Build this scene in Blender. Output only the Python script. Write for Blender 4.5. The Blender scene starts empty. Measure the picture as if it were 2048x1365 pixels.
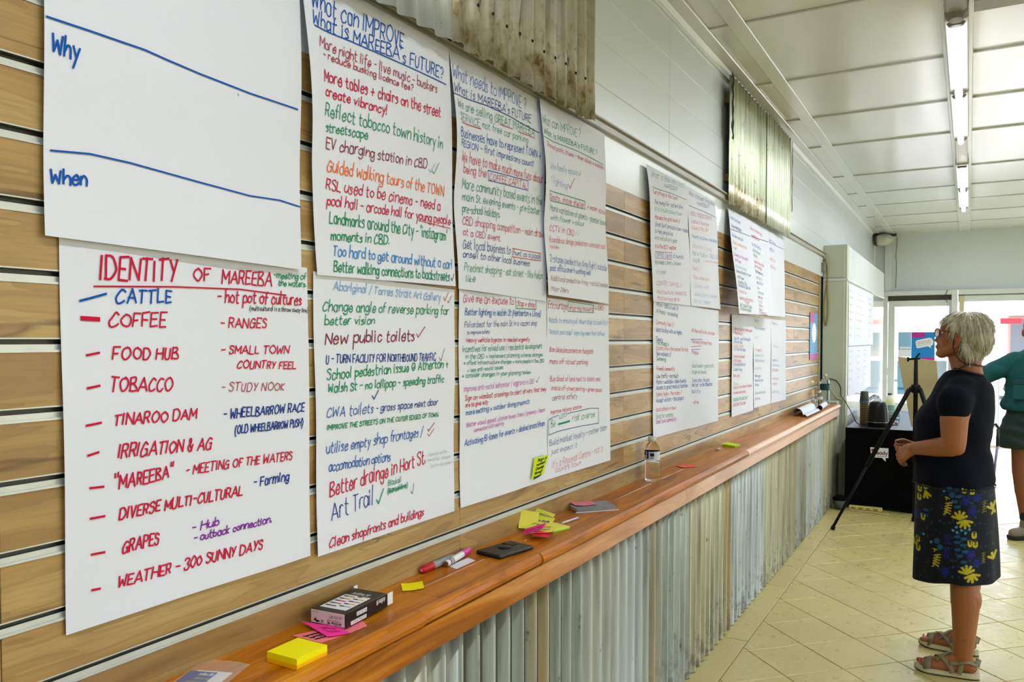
import bpy, math, random
import numpy as np
from mathutils import Vector, Matrix, Quaternion
random.seed(7); rng = np.random.RandomState(5)
SC = bpy.context.scene
COL = SC.collection

# ------------------------------------------------------------------ camera
FPX = 1600.0; YAW = math.radians(29.73); PIT = math.radians(1.5); CAM = (1.22, 0.0, 1.498)
cd = bpy.data.cameras.new('camera'); co = bpy.data.objects.new('camera', cd); COL.objects.link(co)
cd.sensor_width = 36.0; cd.lens = FPX/2048*36.0; cd.clip_start = 0.05; cd.clip_end = 300
co.location = CAM; co.rotation_euler = (math.pi/2-PIT, 0, YAW)
PPX = 1024.0; PPY = 680 + FPX*math.tan(PIT)
cd.shift_y = (PPY-682.5)/2048.0
SC.camera = co
# ------------------------------------------------------------------ world, sun, exposure
w = bpy.data.worlds.new('sky'); SC.world = w; w.use_nodes = True
nt = w.node_tree; bg = nt.nodes['Background']
sky = nt.nodes.new('ShaderNodeTexSky'); sky.sky_type = 'NISHITA'; sky.sun_disc = False
sky.sun_elevation = math.radians(52); sky.sun_rotation = math.radians(60); sky.air_density = 1.0; sky.dust_density = 2.0
nt.links.new(sky.outputs[0], bg.inputs[0]); bg.inputs[1].default_value = 1.3
sd = bpy.data.lights.new('sun', 'SUN'); sd.energy = 26.0; sd.angle = math.radians(0.6); sd.color = (1, .96, .9)
so = bpy.data.objects.new('sun', sd); COL.objects.link(so); so.rotation_euler = (math.radians(38), 0, math.radians(-50)); so.location = (3, 20, 12)
SC.view_settings.view_transform = 'Standard'; SC.view_settings.look = 'None'
SC.view_settings.gamma = 1.0; SC.view_settings.use_curve_mapping = False
SC.view_settings.exposure = 0.0
SC.cycles.max_bounces = 8; SC.cycles.diffuse_bounces = 4; SC.cycles.glossy_bounces = 4
SC.cycles.transmission_bounces = 8; SC.cycles.transparent_max_bounces = 12
SC.cycles.sample_clamp_indirect = 6.0; SC.cycles.caustics_reflective = False; SC.cycles.caustics_refractive = False
TUBE_E = 6.0; TUBE_W = 15.0

# ------------------------------------------------------------------ projection helper: a photo pixel seen on a real plane
_c, _s = math.cos(YAW), math.sin(YAW); _cp, _sp = math.cos(PIT), math.sin(PIT)
RR = (_c, _s, 0); FW = (-_s*_cp, _c*_cp, -_sp); UU = (-_s*_sp, _c*_sp, _cp)
def W(px, py, ax, val):
    a = (px-PPX)/FPX; b = -(py-PPY)/FPX
    r = [FW[i]+a*RR[i]+b*UU[i] for i in range(3)]
    t = (val-CAM[ax])/r[ax]
    return Vector([CAM[i]+t*r[i] for i in range(3)])

# ------------------------------------------------------------------ materials
MATS = {}
def lin(c):
    return tuple(((v/255)/12.92 if v/255 <= .04045 else ((v/255+.055)/1.055)**2.4) for v in c)
def mat(name, rgb, rough=.5, metal=0, spec=.5, emit=None, es=0, trans=0, ior=1.45, alpha=1, coat=0, srgb=True, bump=None, noise=None, sheen=0):
    """rgb 0..255; noise=(scale, amount, stretch xyz) varies the value, bump=(scale, strength)"""
    if name in MATS: return MATS[name]
    m = bpy.data.materials.new(name); m.use_nodes = True; t = m.node_tree; b = t.nodes['Principled BSDF']
    c = lin(rgb) if srgb else rgb
    b.inputs['Base Color'].default_value = (*c, 1); b.inputs['Roughness'].default_value = rough
    b.inputs['Metallic'].default_value = metal; b.inputs['Specular IOR Level'].default_value = spec
    b.inputs['IOR'].default_value = ior; b.inputs['Transmission Weight'].default_value = trans; b.inputs['Alpha'].default_value = alpha
    b.inputs['Coat Weight'].default_value = coat
    b.inputs['Sheen Weight'].default_value = sheen
    if emit: b.inputs['Emission Color'].default_value = (*lin(emit), 1); b.inputs['Emission Strength'].default_value = es
    geo = t.nodes.new('ShaderNodeNewGeometry')
    if noise:
        mp = t.nodes.new('ShaderNodeMapping'); mp.inputs['Scale'].default_value = noise[2] if len(noise) > 2 else (1, 1, 1)
        n = t.nodes.new('ShaderNodeTexNoise'); n.inputs['Scale'].default_value = noise[0]; n.inputs['Detail'].default_value = 5
        t.links.new(geo.outputs['Position'], mp.inputs[0]); t.links.new(mp.outputs[0], n.inputs['Vector'])
        r = t.nodes.new('ShaderNodeMapRange'); r.inputs['To Min'].default_value = 1-noise[1]; r.inputs['To Max'].default_value = 1+noise[1]
        r.inputs['From Min'].default_value = .3; r.inputs['From Max'].default_value = .7
        t.links.new(n.outputs[0], r.inputs[0])
        mx = t.nodes.new('ShaderNodeVectorMath'); mx.operation = 'SCALE'; mx.inputs[0].default_value = c
        t.links.new(r.outputs[0], mx.inputs['Scale']); t.links.new(mx.outputs[0], b.inputs['Base Color'])
    if bump:
        n = t.nodes.new('ShaderNodeTexNoise'); n.inputs['Scale'].default_value = bump[0]; n.inputs['Detail'].default_value = 4
        t.links.new(geo.outputs['Position'], n.inputs['Vector'])
        bp = t.nodes.new('ShaderNodeBump'); bp.inputs['Strength'].default_value = bump[1]; bp.inputs['Distance'].default_value = bump[2] if len(bump) > 2 else .002
        t.links.new(n.outputs[0], bp.inputs['Height']); t.links.new(bp.outputs[0], b.inputs['Normal'])
    MATS[name] = m; return m

def nd(t, typ, **k):
    n = t.nodes.new(typ)
    for a, v in k.items():
        if hasattr(n, a): setattr(n, a, v)
        else: n.inputs[a.replace('_', ' ')].default_value = v
    return n
def mth(t, op, a, b=None, cl=False):
    n = t.nodes.new('ShaderNodeMath'); n.operation = op; n.use_clamp = cl
    for i, v in enumerate((a, b)):
        if v is None: continue
        if isinstance(v, (int, float)): n.inputs[i].default_value = v
        else: t.links.new(v, n.inputs[i])
    return n.outputs[0]
def ramp(t, fac, stops):
    r = t.nodes.new('ShaderNodeValToRGB'); e = r.color_ramp.elements
    while len(e) < len(stops): e.new(.5)
    for i, (p, c) in enumerate(stops): e[i].position = p; e[i].color = (*lin(c), 1)
    t.links.new(fac, r.inputs[0]); return r.outputs[0]
def mixc(t, fac, a, b):
    n = t.nodes.new('ShaderNodeMix'); n.data_type = 'RGBA'
    for s_, v in ((0, fac), (6, a), (7, b)):
        if isinstance(v, (int, float)): n.inputs[s_].default_value = v
        elif isinstance(v, tuple): n.inputs[s_].default_value = (*lin(v), 1)
        else: t.links.new(v, n.inputs[s_])
    return n.outputs[2]
def rng_(t, v, a, b, c=0, d=1):
    r = t.nodes.new('ShaderNodeMapRange'); r.inputs['From Min'].default_value = a; r.inputs['From Max'].default_value = b
    r.inputs['To Min'].default_value = c; r.inputs['To Max'].default_value = d; t.links.new(v, r.inputs[0]); return r.outputs[0]
def noise(t, vec, scale, detail=5, rough=.55, dist=0):
    n = t.nodes.new('ShaderNodeTexNoise'); n.inputs['Scale'].default_value = scale; n.inputs['Detail'].default_value = detail
    n.inputs['Roughness'].default_value = rough; n.inputs['Distortion'].default_value = dist
    t.links.new(vec, n.inputs['Vector']); return n.outputs[0]
def newmat(name, rough=.5, metal=0, spec=.5, coat=0):
    m = bpy.data.materials.new(name); m.use_nodes = True; t = m.node_tree; b = t.nodes['Principled BSDF']
    b.inputs['Roughness'].default_value = rough; b.inputs['Metallic'].default_value = metal; b.inputs['Specular IOR Level'].default_value = spec
    b.inputs['Coat Weight'].default_value = coat
    g = t.nodes.new('ShaderNodeNewGeometry').outputs['Position']
    sx = t.nodes.new('ShaderNodeSeparateXYZ'); t.links.new(g, sx.inputs[0])
    MATS[name] = m; return m, t, b, g, sx.outputs
def vec(t, x, y, z):
    n = t.nodes.new('ShaderNodeCombineXYZ')
    for i, v in enumerate((x, y, z)):
        if isinstance(v, (int, float)): n.inputs[i].default_value = v
        else: t.links.new(v, n.inputs[i])
    return n.outputs[0]
def bumpn(t, b, h, st=.3, d=.002):
    n = t.nodes.new('ShaderNodeBump'); n.inputs['Strength'].default_value = st; n.inputs['Distance'].default_value = d
    t.links.new(h, n.inputs['Height']); t.links.new(n.outputs[0], b.inputs['Normal'])

# oak laminate on the slatwall: the grain runs along y and restarts at each 1.21 m panel
def m_oak():
    m, t, b, g, o = newmat('oak_laminate', .36, 0, .5)
    pan = mth(t, 'FLOOR', mth(t, 'DIVIDE', mth(t, 'SUBTRACT', o[1], .634), 1.21))
    zz = mth(t, 'ADD', o[2], mth(t, 'MULTIPLY', pan, 3.7))
    base = vec(t, 0.0, mth(t, 'MULTIPLY', o[1], .9), mth(t, 'MULTIPLY', zz, 7.0))
    big = noise(t, base, 1.6, 3, .5, .6)
    fine = noise(t, vec(t, 0.0, mth(t, 'MULTIPLY', o[1], 7.0), mth(t, 'MULTIPLY', zz, 160.0)), 1.2, 4, .6)
    ring = mth(t, 'FRACT', mth(t, 'MULTIPLY', big, 9.0))
    ring = rng_(t, ring, 0, 1, 0, 1)
    c = ramp(t, big, [(.3, (138, 104, 56)), (.5, (174, 140, 84)), (.7, (190, 160, 104))])
    c = mixc(t, mth(t, 'MULTIPLY', rng_(t, ring, .55, 1, 0, 1), .38), c, (128, 94, 50))
    c = mixc(t, mth(t, 'MULTIPLY', rng_(t, fine, .45, .7, 0, 1), .35), c, (132, 98, 56))
    kn = noise(t, vec(t, 0.0, mth(t, 'MULTIPLY', o[1], 2.2), mth(t, 'MULTIPLY', zz, 26.0)), 1.0, 2, .5, .3)
    c = mixc(t, mth(t, 'MULTIPLY', rng_(t, kn, .64, .71, 0, 1), .75), c, (84, 56, 30))
    ck = noise(t, vec(t, 2.0, mth(t, 'MULTIPLY', o[1], 1.5), mth(t, 'MULTIPLY', zz, 11.0)), 1.0, 3, .5, .4)
    line = rng_(t, mth(t, 'ABSOLUTE', mth(t, 'SUBTRACT', ck, .5)), .0, .008, 1, 0)
    gate = rng_(t, noise(t, vec(t, 5.0, mth(t, 'MULTIPLY', o[1], 2.6), mth(t, 'MULTIPLY', zz, 6.0)), 1.0, 2), .5, .6, 0, 1)
    c = mixc(t, mth(t, 'MULTIPLY', mth(t, 'MULTIPLY', line, gate), .7), c, (88, 60, 32))
    mot = noise(t, vec(t, 1.0, mth(t, 'MULTIPLY', o[1], 3.0), mth(t, 'MULTIPLY', zz, 9.0)), 1.0, 4, .6)
    c = mixc(t, mth(t, 'MULTIPLY', rng_(t, mot, .5, .75, 0, 1), .35), c, (134, 104, 62))
    t.links.new(c, b.inputs['Base Color']); bumpn(t, b, fine, .15, .0006)
    return m
def m_timber(name, c1, c2, c3, rough=.3, fade=None, coat=.2):
    m, t, b, g, o = newmat(name, rough, 0, .2, coat)
    oi = t.nodes.new('ShaderNodeObjectInfo')
    xr = mth(t, 'ADD', o[0], mth(t, 'MULTIPLY', oi.outputs['Random'], 5.0))
    base = vec(t, mth(t, 'MULTIPLY', xr, 14.0), mth(t, 'MULTIPLY', o[1], 1.6), mth(t, 'MULTIPLY', o[2], 14.0))
    big = noise(t, base, 1.0, 4, .55, .9)
    fine = noise(t, vec(t, mth(t, 'MULTIPLY', xr, 150.0), mth(t, 'MULTIPLY', o[1], 6.0), mth(t, 'MULTIPLY', o[2], 150.0)), 1.0, 3, .6)
    c = ramp(t, big, [(.3, c1), (.5, c2), (.68, c3)])
    c = mixc(t, mth(t, 'MULTIPLY', rng_(t, mth(t, 'FRACT', mth(t, 'MULTIPLY', big, 12.0)), .7, 1, 0, 1), .3), c, c1)
    c = mixc(t, mth(t, 'MULTIPLY', rng_(t, fine, .5, .75, 0, 1), .3), c, c1)
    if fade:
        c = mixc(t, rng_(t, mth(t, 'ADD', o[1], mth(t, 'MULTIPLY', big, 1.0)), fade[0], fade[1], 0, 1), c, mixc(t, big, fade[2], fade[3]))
    sp = noise(t, vec(t, mth(t, 'MULTIPLY', xr, 30.0), mth(t, 'MULTIPLY', o[1], 6.0), mth(t, 'MULTIPLY', o[2], 30.0)), 1.0, 2)
    c = mixc(t, mth(t, 'MULTIPLY', rng_(t, sp, .72, .78, 0, 1), .8), c, (60, 30, 14))
    t.links.new(c, b.inputs['Base Color']); bumpn(t, b, fine, .2, .001)
    return m
def m_iron(name, rusty=0, zlo=0, zhi=1, tint=(176, 182, 172), dark=(120, 124, 112), stain=(168, 146, 92), st=.5, rust2=None):
    m, t, b, g, o = newmat(name, .36, .55, .5)
    vs = noise(t, vec(t, 0.0, mth(t, 'MULTIPLY', o[1], 22.0), mth(t, 'MULTIPLY', o[2], 1.2)), 1.0, 5, .6)
    wide = noise(t, vec(t, 3.1, mth(t, 'MULTIPLY', o[1], 3.1), mth(t, 'MULTIPLY', o[2], .15)), 1.0, 2, .5)
    patch = noise(t, vec(t, 7.7, mth(t, 'MULTIPLY', o[1], 26.0), mth(t, 'MULTIPLY', o[2], 16.0)), 1.0, 5, .65)
    c = ramp(t, vs, [(.3, dark), (.52, tint), (.72, tuple(min(255, v+18) for v in tint))])
    c = mixc(t, mth(t, 'MULTIPLY', mth(t, 'MULTIPLY', rng_(t, wide, .54, .62, 0, 1), rng_(t, vs, .3, .6, .3, 1)), st), c, stain)
    c = mixc(t, mth(t, 'MULTIPLY', rng_(t, patch, .64, .72, 0, 1), .75), c, (62, 60, 46))
    if rusty:
        h = rng_(t, mth(t, 'ADD', o[2], mth(t, 'MULTIPLY', mth(t, 'SUBTRACT', patch, .5), .5)), zlo, zhi, 1, 0)
        blot = noise(t, vec(t, 1.0, mth(t, 'MULTIPLY', o[1], 13.0), mth(t, 'MULTIPLY', o[2], 13.0)), 1.0, 5, .65, .5)
        c = mixc(t, mth(t, 'MULTIPLY', h, rng_(t, blot, .3, .55, .25, 1)), c, ramp(t, patch, [(.35, (122, 100, 58)), (.5, (176, 162, 124)), (.65, (206, 200, 176))]))
        c = mixc(t, mth(t, 'MULTIPLY', mth(t, 'MULTIPLY', rng_(t, blot, .60, .68, 0, 1), rng_(t, h, 0, 1, .35, 1)), rusty), c, (104, 80, 42))
    if rust2:
        for (za, zb, ya, yb) in rust2:
            zf = mth(t, 'MULTIPLY', rng_(t, o[2], za, za+.01, 0, 1), rng_(t, o[2], zb-.05, zb, 1, 0))
            yf = mth(t, 'MULTIPLY', rng_(t, o[1], ya, ya+.01, 0, 1), rng_(t, o[1], yb-.01, yb, 1, 0))
            strk = rng_(t, mth(t, 'ADD', mth(t, 'MULTIPLY', mth(t, 'SINE', mth(t, 'MULTIPLY', o[1], 82.46)), .10), noise(t, vec(t, 2.0, mth(t, 'MULTIPLY', o[1], 40.0), mth(t, 'MULTIPLY', o[2], 9.0)), 1.0, 3, .6)), .55, .63, 0, .85)
            c = mixc(t, mth(t, 'MULTIPLY', mth(t, 'MULTIPLY', zf, yf), strk), c, (60, 46, 20))
    if zhi == 1: c = mixc(t, mth(t, 'MULTIPLY', mth(t, 'MULTIPLY', rng_(t, o[2], .0, .28, 1, 0), rng_(t, patch, .48, .6, 0, 1)), .7), c, (74, 66, 44))
    t.links.new(c, b.inputs['Base Color']); bumpn(t, b, patch, .25, .001)
    return m
def m_tile():
    m, t, b, g, o = newmat('floor_tile', .3, 0, 1.0)
    oi = t.nodes.new('ShaderNodeObjectInfo')
    n1 = noise(t, g, 2.2, 3); n2 = noise(t, g, 60, 4, .6); n3 = noise(t, g, 14, 3, .6)
    c = mixc(t, n1, (198, 182, 112), (208, 192, 122))
    c = mixc(t, mth(t, 'MULTIPLY', oi.outputs['Random'], .25), c, (176, 164, 116))
    c = mixc(t, mth(t, 'MULTIPLY', rng_(t, noise(t, g, 24, 5, .7), .68, .76, 0, 1), .10), c, (120, 100, 60))
    t.links.new(c, b.inputs['Base Color'])
    t.links.new(rng_(t, n3, .35, .65, .26, .42), b.inputs['Roughness'])
    bumpn(t, b, mth(t, 'ADD', n2, mth(t, 'MULTIPLY', n3, 1.5)), .6, .002)
    return m
OAK = m_oak(); TILE = m_tile()
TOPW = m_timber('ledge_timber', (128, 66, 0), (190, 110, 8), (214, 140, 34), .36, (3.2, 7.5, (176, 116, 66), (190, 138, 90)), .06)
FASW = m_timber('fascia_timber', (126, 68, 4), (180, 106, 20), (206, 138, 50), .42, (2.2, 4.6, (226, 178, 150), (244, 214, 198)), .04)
PAINT = mat('white_wall_paint', (218, 226, 230), .3, bump=(45, .12, .002), noise=(1.5, .02))
PAINT2 = mat('white_ceiling_paint', (218, 222, 220), .2, bump=(30, .12, .002), noise=(1.2, .03))
TRIM = mat('white_trim_paint', (220, 226, 226), .35, noise=(6, .03))
RAILM = mat('grey_rail_paint', (168, 166, 158), .4, noise=(8, .08))
CREAM = mat('cream_pillar_paint', (192, 198, 178), .5, noise=(3, .04))
ALU = mat('aluminium', (204, 208, 202), .35, .35, noise=(20, .05))
ALU_SHADE = mat('aluminium_shaded', (86, 86, 78), .5, .2)  # darker copy of the aluminium: slot shade put into the colour
DARK = mat('dark_void', (30, 28, 24), .9)
GROUT = mat('grout', (118, 100, 62), .8, noise=(30, .15))
PAPER = mat('flip_paper', (224, 228, 242), .75, spec=.3, bump=(5, .4, .006))
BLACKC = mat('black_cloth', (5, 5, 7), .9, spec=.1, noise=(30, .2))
BLACKP = mat('black_plastic', (12, 12, 13), .35)
INK = {k: mat('ink_'+k, v, .7, spec=.2) for k, v in dict(
    blue=(8, 84, 176), navy=(24, 52, 140), red=(200, 16, 62), brick=(172, 52, 70), maroon=(138, 40, 62), green=(12, 140, 92), orange=(238, 112, 44),
    sky=(66, 140, 206), pale=(120, 168, 214), purple=(128, 28, 160), pink=(196, 84, 178), grey=(96, 100, 112), black=(28, 30, 44),
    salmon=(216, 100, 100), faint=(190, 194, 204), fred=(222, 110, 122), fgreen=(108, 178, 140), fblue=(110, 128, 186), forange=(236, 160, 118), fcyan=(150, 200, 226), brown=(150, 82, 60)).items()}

# ------------------------------------------------------------------ mesh builder
class MB:
    def __init__(s): s.v = []; s.f = []; s.m = []; s.mi = 0
    def add(s, vs, fs):
        o = len(s.v); s.v += [tuple(v) for v in vs]; s.f += [tuple(i+o for i in f) for f in fs]; s.m += [s.mi]*len(fs); return s
    def box(s, x0, x1, y0, y1, z0, z1, M=None):
        vs = [Vector((x, y, z)) for x in (x0, x1) for y in (y0, y1) for z in (z0, z1)]
        if M is not None: vs = [M @ v for v in vs]
        return s.add(vs, [(0, 1, 3, 2), (4, 6, 7, 5), (0, 4, 5, 1), (2, 3, 7, 6), (0, 2, 6, 4), (1, 5, 7, 3)])
    def bbox(s, x0, x1, y0, y1, z0, z1, b=.003, M=None):
        """box with chamfered edges"""
        c = Vector(((x0+x1)/2, (y0+y1)/2, (z0+z1)/2)); h = Vector(((x1-x0)/2, (y1-y0)/2, (z1-z0)/2)); b = min(b, min(h)*.9)
        vs = []; idx = {}
        for sx in (-1, 1):
            for sy in (-1, 1):
                for sz in (-1, 1):
                    for ax in range(3):
                        p = [h[0]-b, h[1]-b, h[2]-b]; p[ax] = h[ax]
                        idx[(sx, sy, sz, ax)] = len(vs); v = Vector((c[0]+sx*p[0], c[1]+sy*p[1], c[2]+sz*p[2])); vs.append(M @ v if M is not None else v)
        fs = []
        for ax in range(3):
            o = [a for a in range(3) if a != ax]
            for sg in (-1, 1):
                q = []
                for a, bb in ((-1, -1), (1, -1), (1, 1), (-1, 1)):
                    k = [0, 0, 0]; k[ax] = sg; k[o[0]] = a; k[o[1]] = bb; q.append(idx[(*k, ax)])
                fs.append(q)
            for a in (-1, 1):
                for bb in (-1, 1):
                    k1 = [0]*3; k2 = [0]*3; k1[ax] = -1; k2[ax] = 1
                    for k in (k1, k2): k[o[0]] = a; k[o[1]] = bb
                    fs.append([idx[(*k1, o[0])], idx[(*k2, o[0])], idx[(*k2, o[1])], idx[(*k1, o[1])]])
        for sx in (-1, 1):
            for sy in (-1, 1):
                for sz in (-1, 1): fs.append([idx[(sx, sy, sz, a)] for a in range(3)])
        return s.add(vs, fs)
    def tube(s, pts, r, n=8, cap=True, flat=1.0):
        pts = [Vector(p) for p in pts]; rs = r if isinstance(r, (list, tuple)) else [r]*len(pts); vs = []; fs = []
        up = None
        for i, p in enumerate(pts):
            d = (pts[min(i+1, len(pts)-1)]-pts[max(i-1, 0)]).normalized()
            if up is None: up = Vector((0, 0, 1)) if abs(d.z) < .9 else Vector((1, 0, 0))
            a = d.cross(up).normalized(); bb = a.cross(d).normalized(); up = bb
            for k in range(n):
                t = 2*math.pi*k/n; vs.append(p+(a*math.cos(t)+bb*math.sin(t)*flat)*rs[i])
        for i in range(len(pts)-1):
            for k in range(n): fs.append((i*n+k, i*n+(k+1) % n, (i+1)*n+(k+1) % n, (i+1)*n+k))
        if cap: fs.append(tuple(range(n))[::-1]); fs.append(tuple((len(pts)-1)*n+k for k in range(n)))
        return s.add(vs, fs)
    def lathe(s, prof, n=24, M=None, cap=True):
        vs = []; fs = []
        for r, z in prof:
            for k in range(n):
                t = 2*math.pi*k/n; v = Vector((r*math.cos(t), r*math.sin(t), z)); vs.append(M @ v if M is not None else v)
        for i in range(len(prof)-1):
            for k in range(n): fs.append((i*n+k, i*n+(k+1) % n, (i+1)*n+(k+1) % n, (i+1)*n+k))
        if cap:
            if prof[0][0] > 1e-5: fs.append(tuple(range(n))[::-1])
            if prof[-1][0] > 1e-5: fs.append(tuple((len(prof)-1)*n+k for k in range(n)))
        return s.add(vs, fs)
    def ell(s, c, r, n=16, m=10, M=None):
        vs = []; fs = []; c = Vector(c)
        for i in range(m+1):
            p = math.pi*i/m
            for k in range(n):
                t = 2*math.pi*k/n; v = Vector((r[0]*math.sin(p)*math.cos(t), r[1]*math.sin(p)*math.sin(t), r[2]*math.cos(p)))
                vs.append(c+(M @ v if M is not None else v))
        for i in range(m):
            for k in range(n): fs.append((i*n+k, (i+1)*n+k, (i+1)*n+(k+1) % n, i*n+(k+1) % n))
        return s.add(vs, fs)
    def cap2(s, a, ra, b, rb, n=14):
        """tapered capsule"""
        a = Vector(a); b = Vector(b); d = (b-a); L = d.length; d = d/L if L > 1e-6 else Vector((0, 0, 1))
        q = d.to_track_quat('Z', 'Y').to_matrix(); pr = []
        for i in range(5): t = -math.pi/2+math.pi/2*i/4; pr.append((max(1e-5, ra*math.cos(t)), ra*math.sin(t)))
        for i in range(5): t = math.pi/2*i/4; pr.append((max(1e-5, rb*math.cos(t)), L+rb*math.sin(t)))
        return s.lathe(pr, n, Matrix.Translation(a) @ q.to_4x4(), cap=False)
    def loft(s, rings, n=36, e=2.0, cap=True):
        """rings: (cx,cy,cz,rx,ry[,tilt]) superellipse sections"""
        vs = []; fs = []
        for R in rings:
            cx, cy, cz, rx, ry = R[:5]; tl = R[5] if len(R) > 5 else 0
            for k in range(n):
                t = 2*math.pi*k/n; c_ = math.cos(t); s_ = math.sin(t)
                x = rx*math.copysign(abs(c_)**(2/e), c_); y = ry*math.copysign(abs(s_)**(2/e), s_)
                vs.append((cx+x, cy+y, cz+tl*x))
        for i in range(len(rings)-1):
            for k in range(n): fs.append((i*n+k, i*n+(k+1) % n, (i+1)*n+(k+1) % n, (i+1)*n+k))
        if cap: fs.append(tuple(range(n))[::-1]); fs.append(tuple((len(rings)-1)*n+k for k in range(n)))
        return s.add(vs, fs)
    def grid(s, fn, nu, nv):
        vs = [fn(i/nu, j/nv) for j in range(nv+1) for i in range(nu+1)]
        return s.add(vs, [(j*(nu+1)+i, j*(nu+1)+i+1, (j+1)*(nu+1)+i+1, (j+1)*(nu+1)+i) for j in range(nv) for i in range(nu)])
    def mesh(s, name):
        me = bpy.data.meshes.new(name); me.from_pydata(s.v, [], s.f); me.update(); return me
    def build(s, name, mt, parent=None, smooth=False, label=None):
        me = s.mesh(name)
        for m_ in (mt if isinstance(mt, (list, tuple)) else [mt]): me.materials.append(m_)
        if isinstance(mt, (list, tuple)):
            for p, i in zip(me.polygons, s.m): p.material_index = i
        if smooth:
            me.polygons.foreach_set('use_smooth', [True]*len(me.polygons))
        o = bpy.data.objects.new(name, me); COL.objects.link(o)
        if parent: par(o, parent)
        if label: o['label'] = label
        return o
def par(o, p):
    o.parent = p; o.matrix_parent_inverse = Matrix.Identity(4)
    L = wloc(p)                                               # builders work in world space: bring the mesh into the parent's frame
    if L.length > 1e-9: o.data.transform(Matrix.Translation(-L))
def wloc(p):
    L = Vector(p.location)
    while p.parent: p = p.parent; L = L+Vector(p.location)
    return L
def tag(o, label=None, cat=None, group=None, kind=None):
    if label: o['label'] = label
    if cat: o['category'] = cat
    if group: o['group'] = group
    if kind: o['kind'] = kind
    return o
def thing(name, label, cat, loc=(0, 0, 0), group=None):
    o = bpy.data.objects.new(name, None); o.empty_display_size = .05; COL.objects.link(o); o.location = loc
    return tag(o, label, cat, group)
def struct(name, loc=(0, 0, 0)):
    o = bpy.data.objects.new(name, None); COL.objects.link(o); o.location = loc; o['kind'] = 'structure'; return o
def remesh(mb, vox, smooth=4, fac=.5):
    me = mb.mesh('tmp'); o = bpy.data.objects.new('tmp', me); COL.objects.link(o)
    r = o.modifiers.new('r', 'REMESH'); r.mode = 'VOXEL'; r.voxel_size = vox
    if smooth: q = o.modifiers.new('s', 'SMOOTH'); q.factor = fac; q.iterations = smooth
    dg = bpy.context.evaluated_depsgraph_get(); dg.update()
    res = bpy.data.meshes.new_from_object(o.evaluated_get(dg)); bpy.data.objects.remove(o); return res
def meshobj(name, me, mt, parent=None, label=None):
    me.name = name; me.materials.clear(); me.materials.append(mt); me.polygons.foreach_set('use_smooth', [True]*len(me.polygons))
    o = bpy.data.objects.new(name, me); COL.objects.link(o)
    if parent: par(o, parent)
    if label: o['label'] = label
    return o

# ------------------------------------------------------------------ handwriting: a single-stroke alphabet turned into marker ribbons
G = {
'A': (6, '033963 1555'), 'B': (5, '0309 ~0939483706 ~0636544303'), 'C': (5, '~58391705133354'), 'D': (5.5, '0309 ~093957553303'),
'E': (4, '49090343 0636'), 'F': (4, '490903 0636'), 'G': (5.5, '~58391705133354 365653'), 'H': (5, '0903 5953 0656'), 'I': (1, '0903'),
'J': (3.5, '~39342304'), 'K': (4.5, '0903 490643'), 'L': (4, '090343'), 'M': (6, '0309356963'), 'N': (5, '03095359'),
'O': (6, '~391806143354665839'), 'P': (4.5, '0309 ~0939483606'), 'Q': (6, '~391806143354665839 4563'), 'R': (4.5, '0309 ~0939483606 2643'),
'S': (4, '~48391908173645331304'), 'T': (5, '0959 2923'), 'U': (4.5, '~090513334549'), 'V': (4.5, '092349'), 'W': (6.5, '0913375369'),
'X': (4, '0943 4903'), 'Y': (4, '0926 4913'), 'Z': (4, '09490343'),
'a': (4.2, '~46371705133344 4743'), 'b': (4, '0a03 ~062746442304'), 'c': (3.8, '~462705133344'), 'd': (4, '4a43 ~462706042344'),
'e': (4, '~0545372705133344'), 'f': (3, '~3a2a1813 0737'), 'g': (4, '~462706042345 ~4742311102'), 'h': (4, '0a03 ~05274643'),
'i': (1.2, '0703 0908'), 'j': (1.8, '~171201 1918'), 'k': (3.5, '0a03 370533'), 'l': (1.2, '0a03'), 'm': (6.2, '0703 ~05173633 ~35476663'),
'n': (4, '0703 ~05274643'), 'o': (4, '~27060423444627'), 'p': (4, '0700 ~062746442304'), 'q': (4, '4740 ~462706042344'),
'r': (3, '0703 ~051737'), 's': (3.2, '~36270625342303'), 't': (3.2, '~19142333 0737'), 'u': (4, '~07042345 4743'), 'v': (4, '072347'),
'w': (6.2, '0713365367'), 'x': (4, '0743 4703'), 'y': (4, '0724 4710'), 'z': (4, '07470343'),
'0': (4.2, '~29070523454729'), '1': (2, '072923'), '2': (4, '~0819394703 0343'), '3': (4, '~0819394826 ~2645330304'), '9': (4, '~48290725464843'),
'-': (3, '0636'), '+': (4, '0545 2723'), '&': (4.5, '~431719292705133346'), "'": (1, '0a08'), '"': (2.4, '0a08 2a28'), '(': (2, '~2a070421'),
')': (2, '~0a272401'), '/': (3, '023a'), '?': (4, '~0819394725 2423'), '!': (1, '0a05 0403'), '.': (1, '0304'), ',': (1.2, '1402'), ':': (1, '0304 0607'),
'@': (6, '~391806143354665839 ~46352545'), '=': (3.5, '0636 0434'), '>': (4.5, '0545 274523'), '^': (4, '2329 072947'), 'v_': (4, '072349')}
def catmull(p, k=3):
    if len(p) < 3: return p
    out = []
    for i in range(len(p)-1):
        a = p[max(i-1, 0)]; b = p[i]; c = p[i+1]; d = p[min(i+2, len(p)-1)]
        for j in range(k):
            t = j/k
            out.append(tuple(.5*(2*b[q]+(c[q]-a[q])*t+(2*a[q]-5*b[q]+4*c[q]-d[q])*t*t+(3*b[q]-a[q]-3*c[q]+d[q])*t**3) for q in (0, 1)))
    out.append(p[-1]); return out
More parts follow.
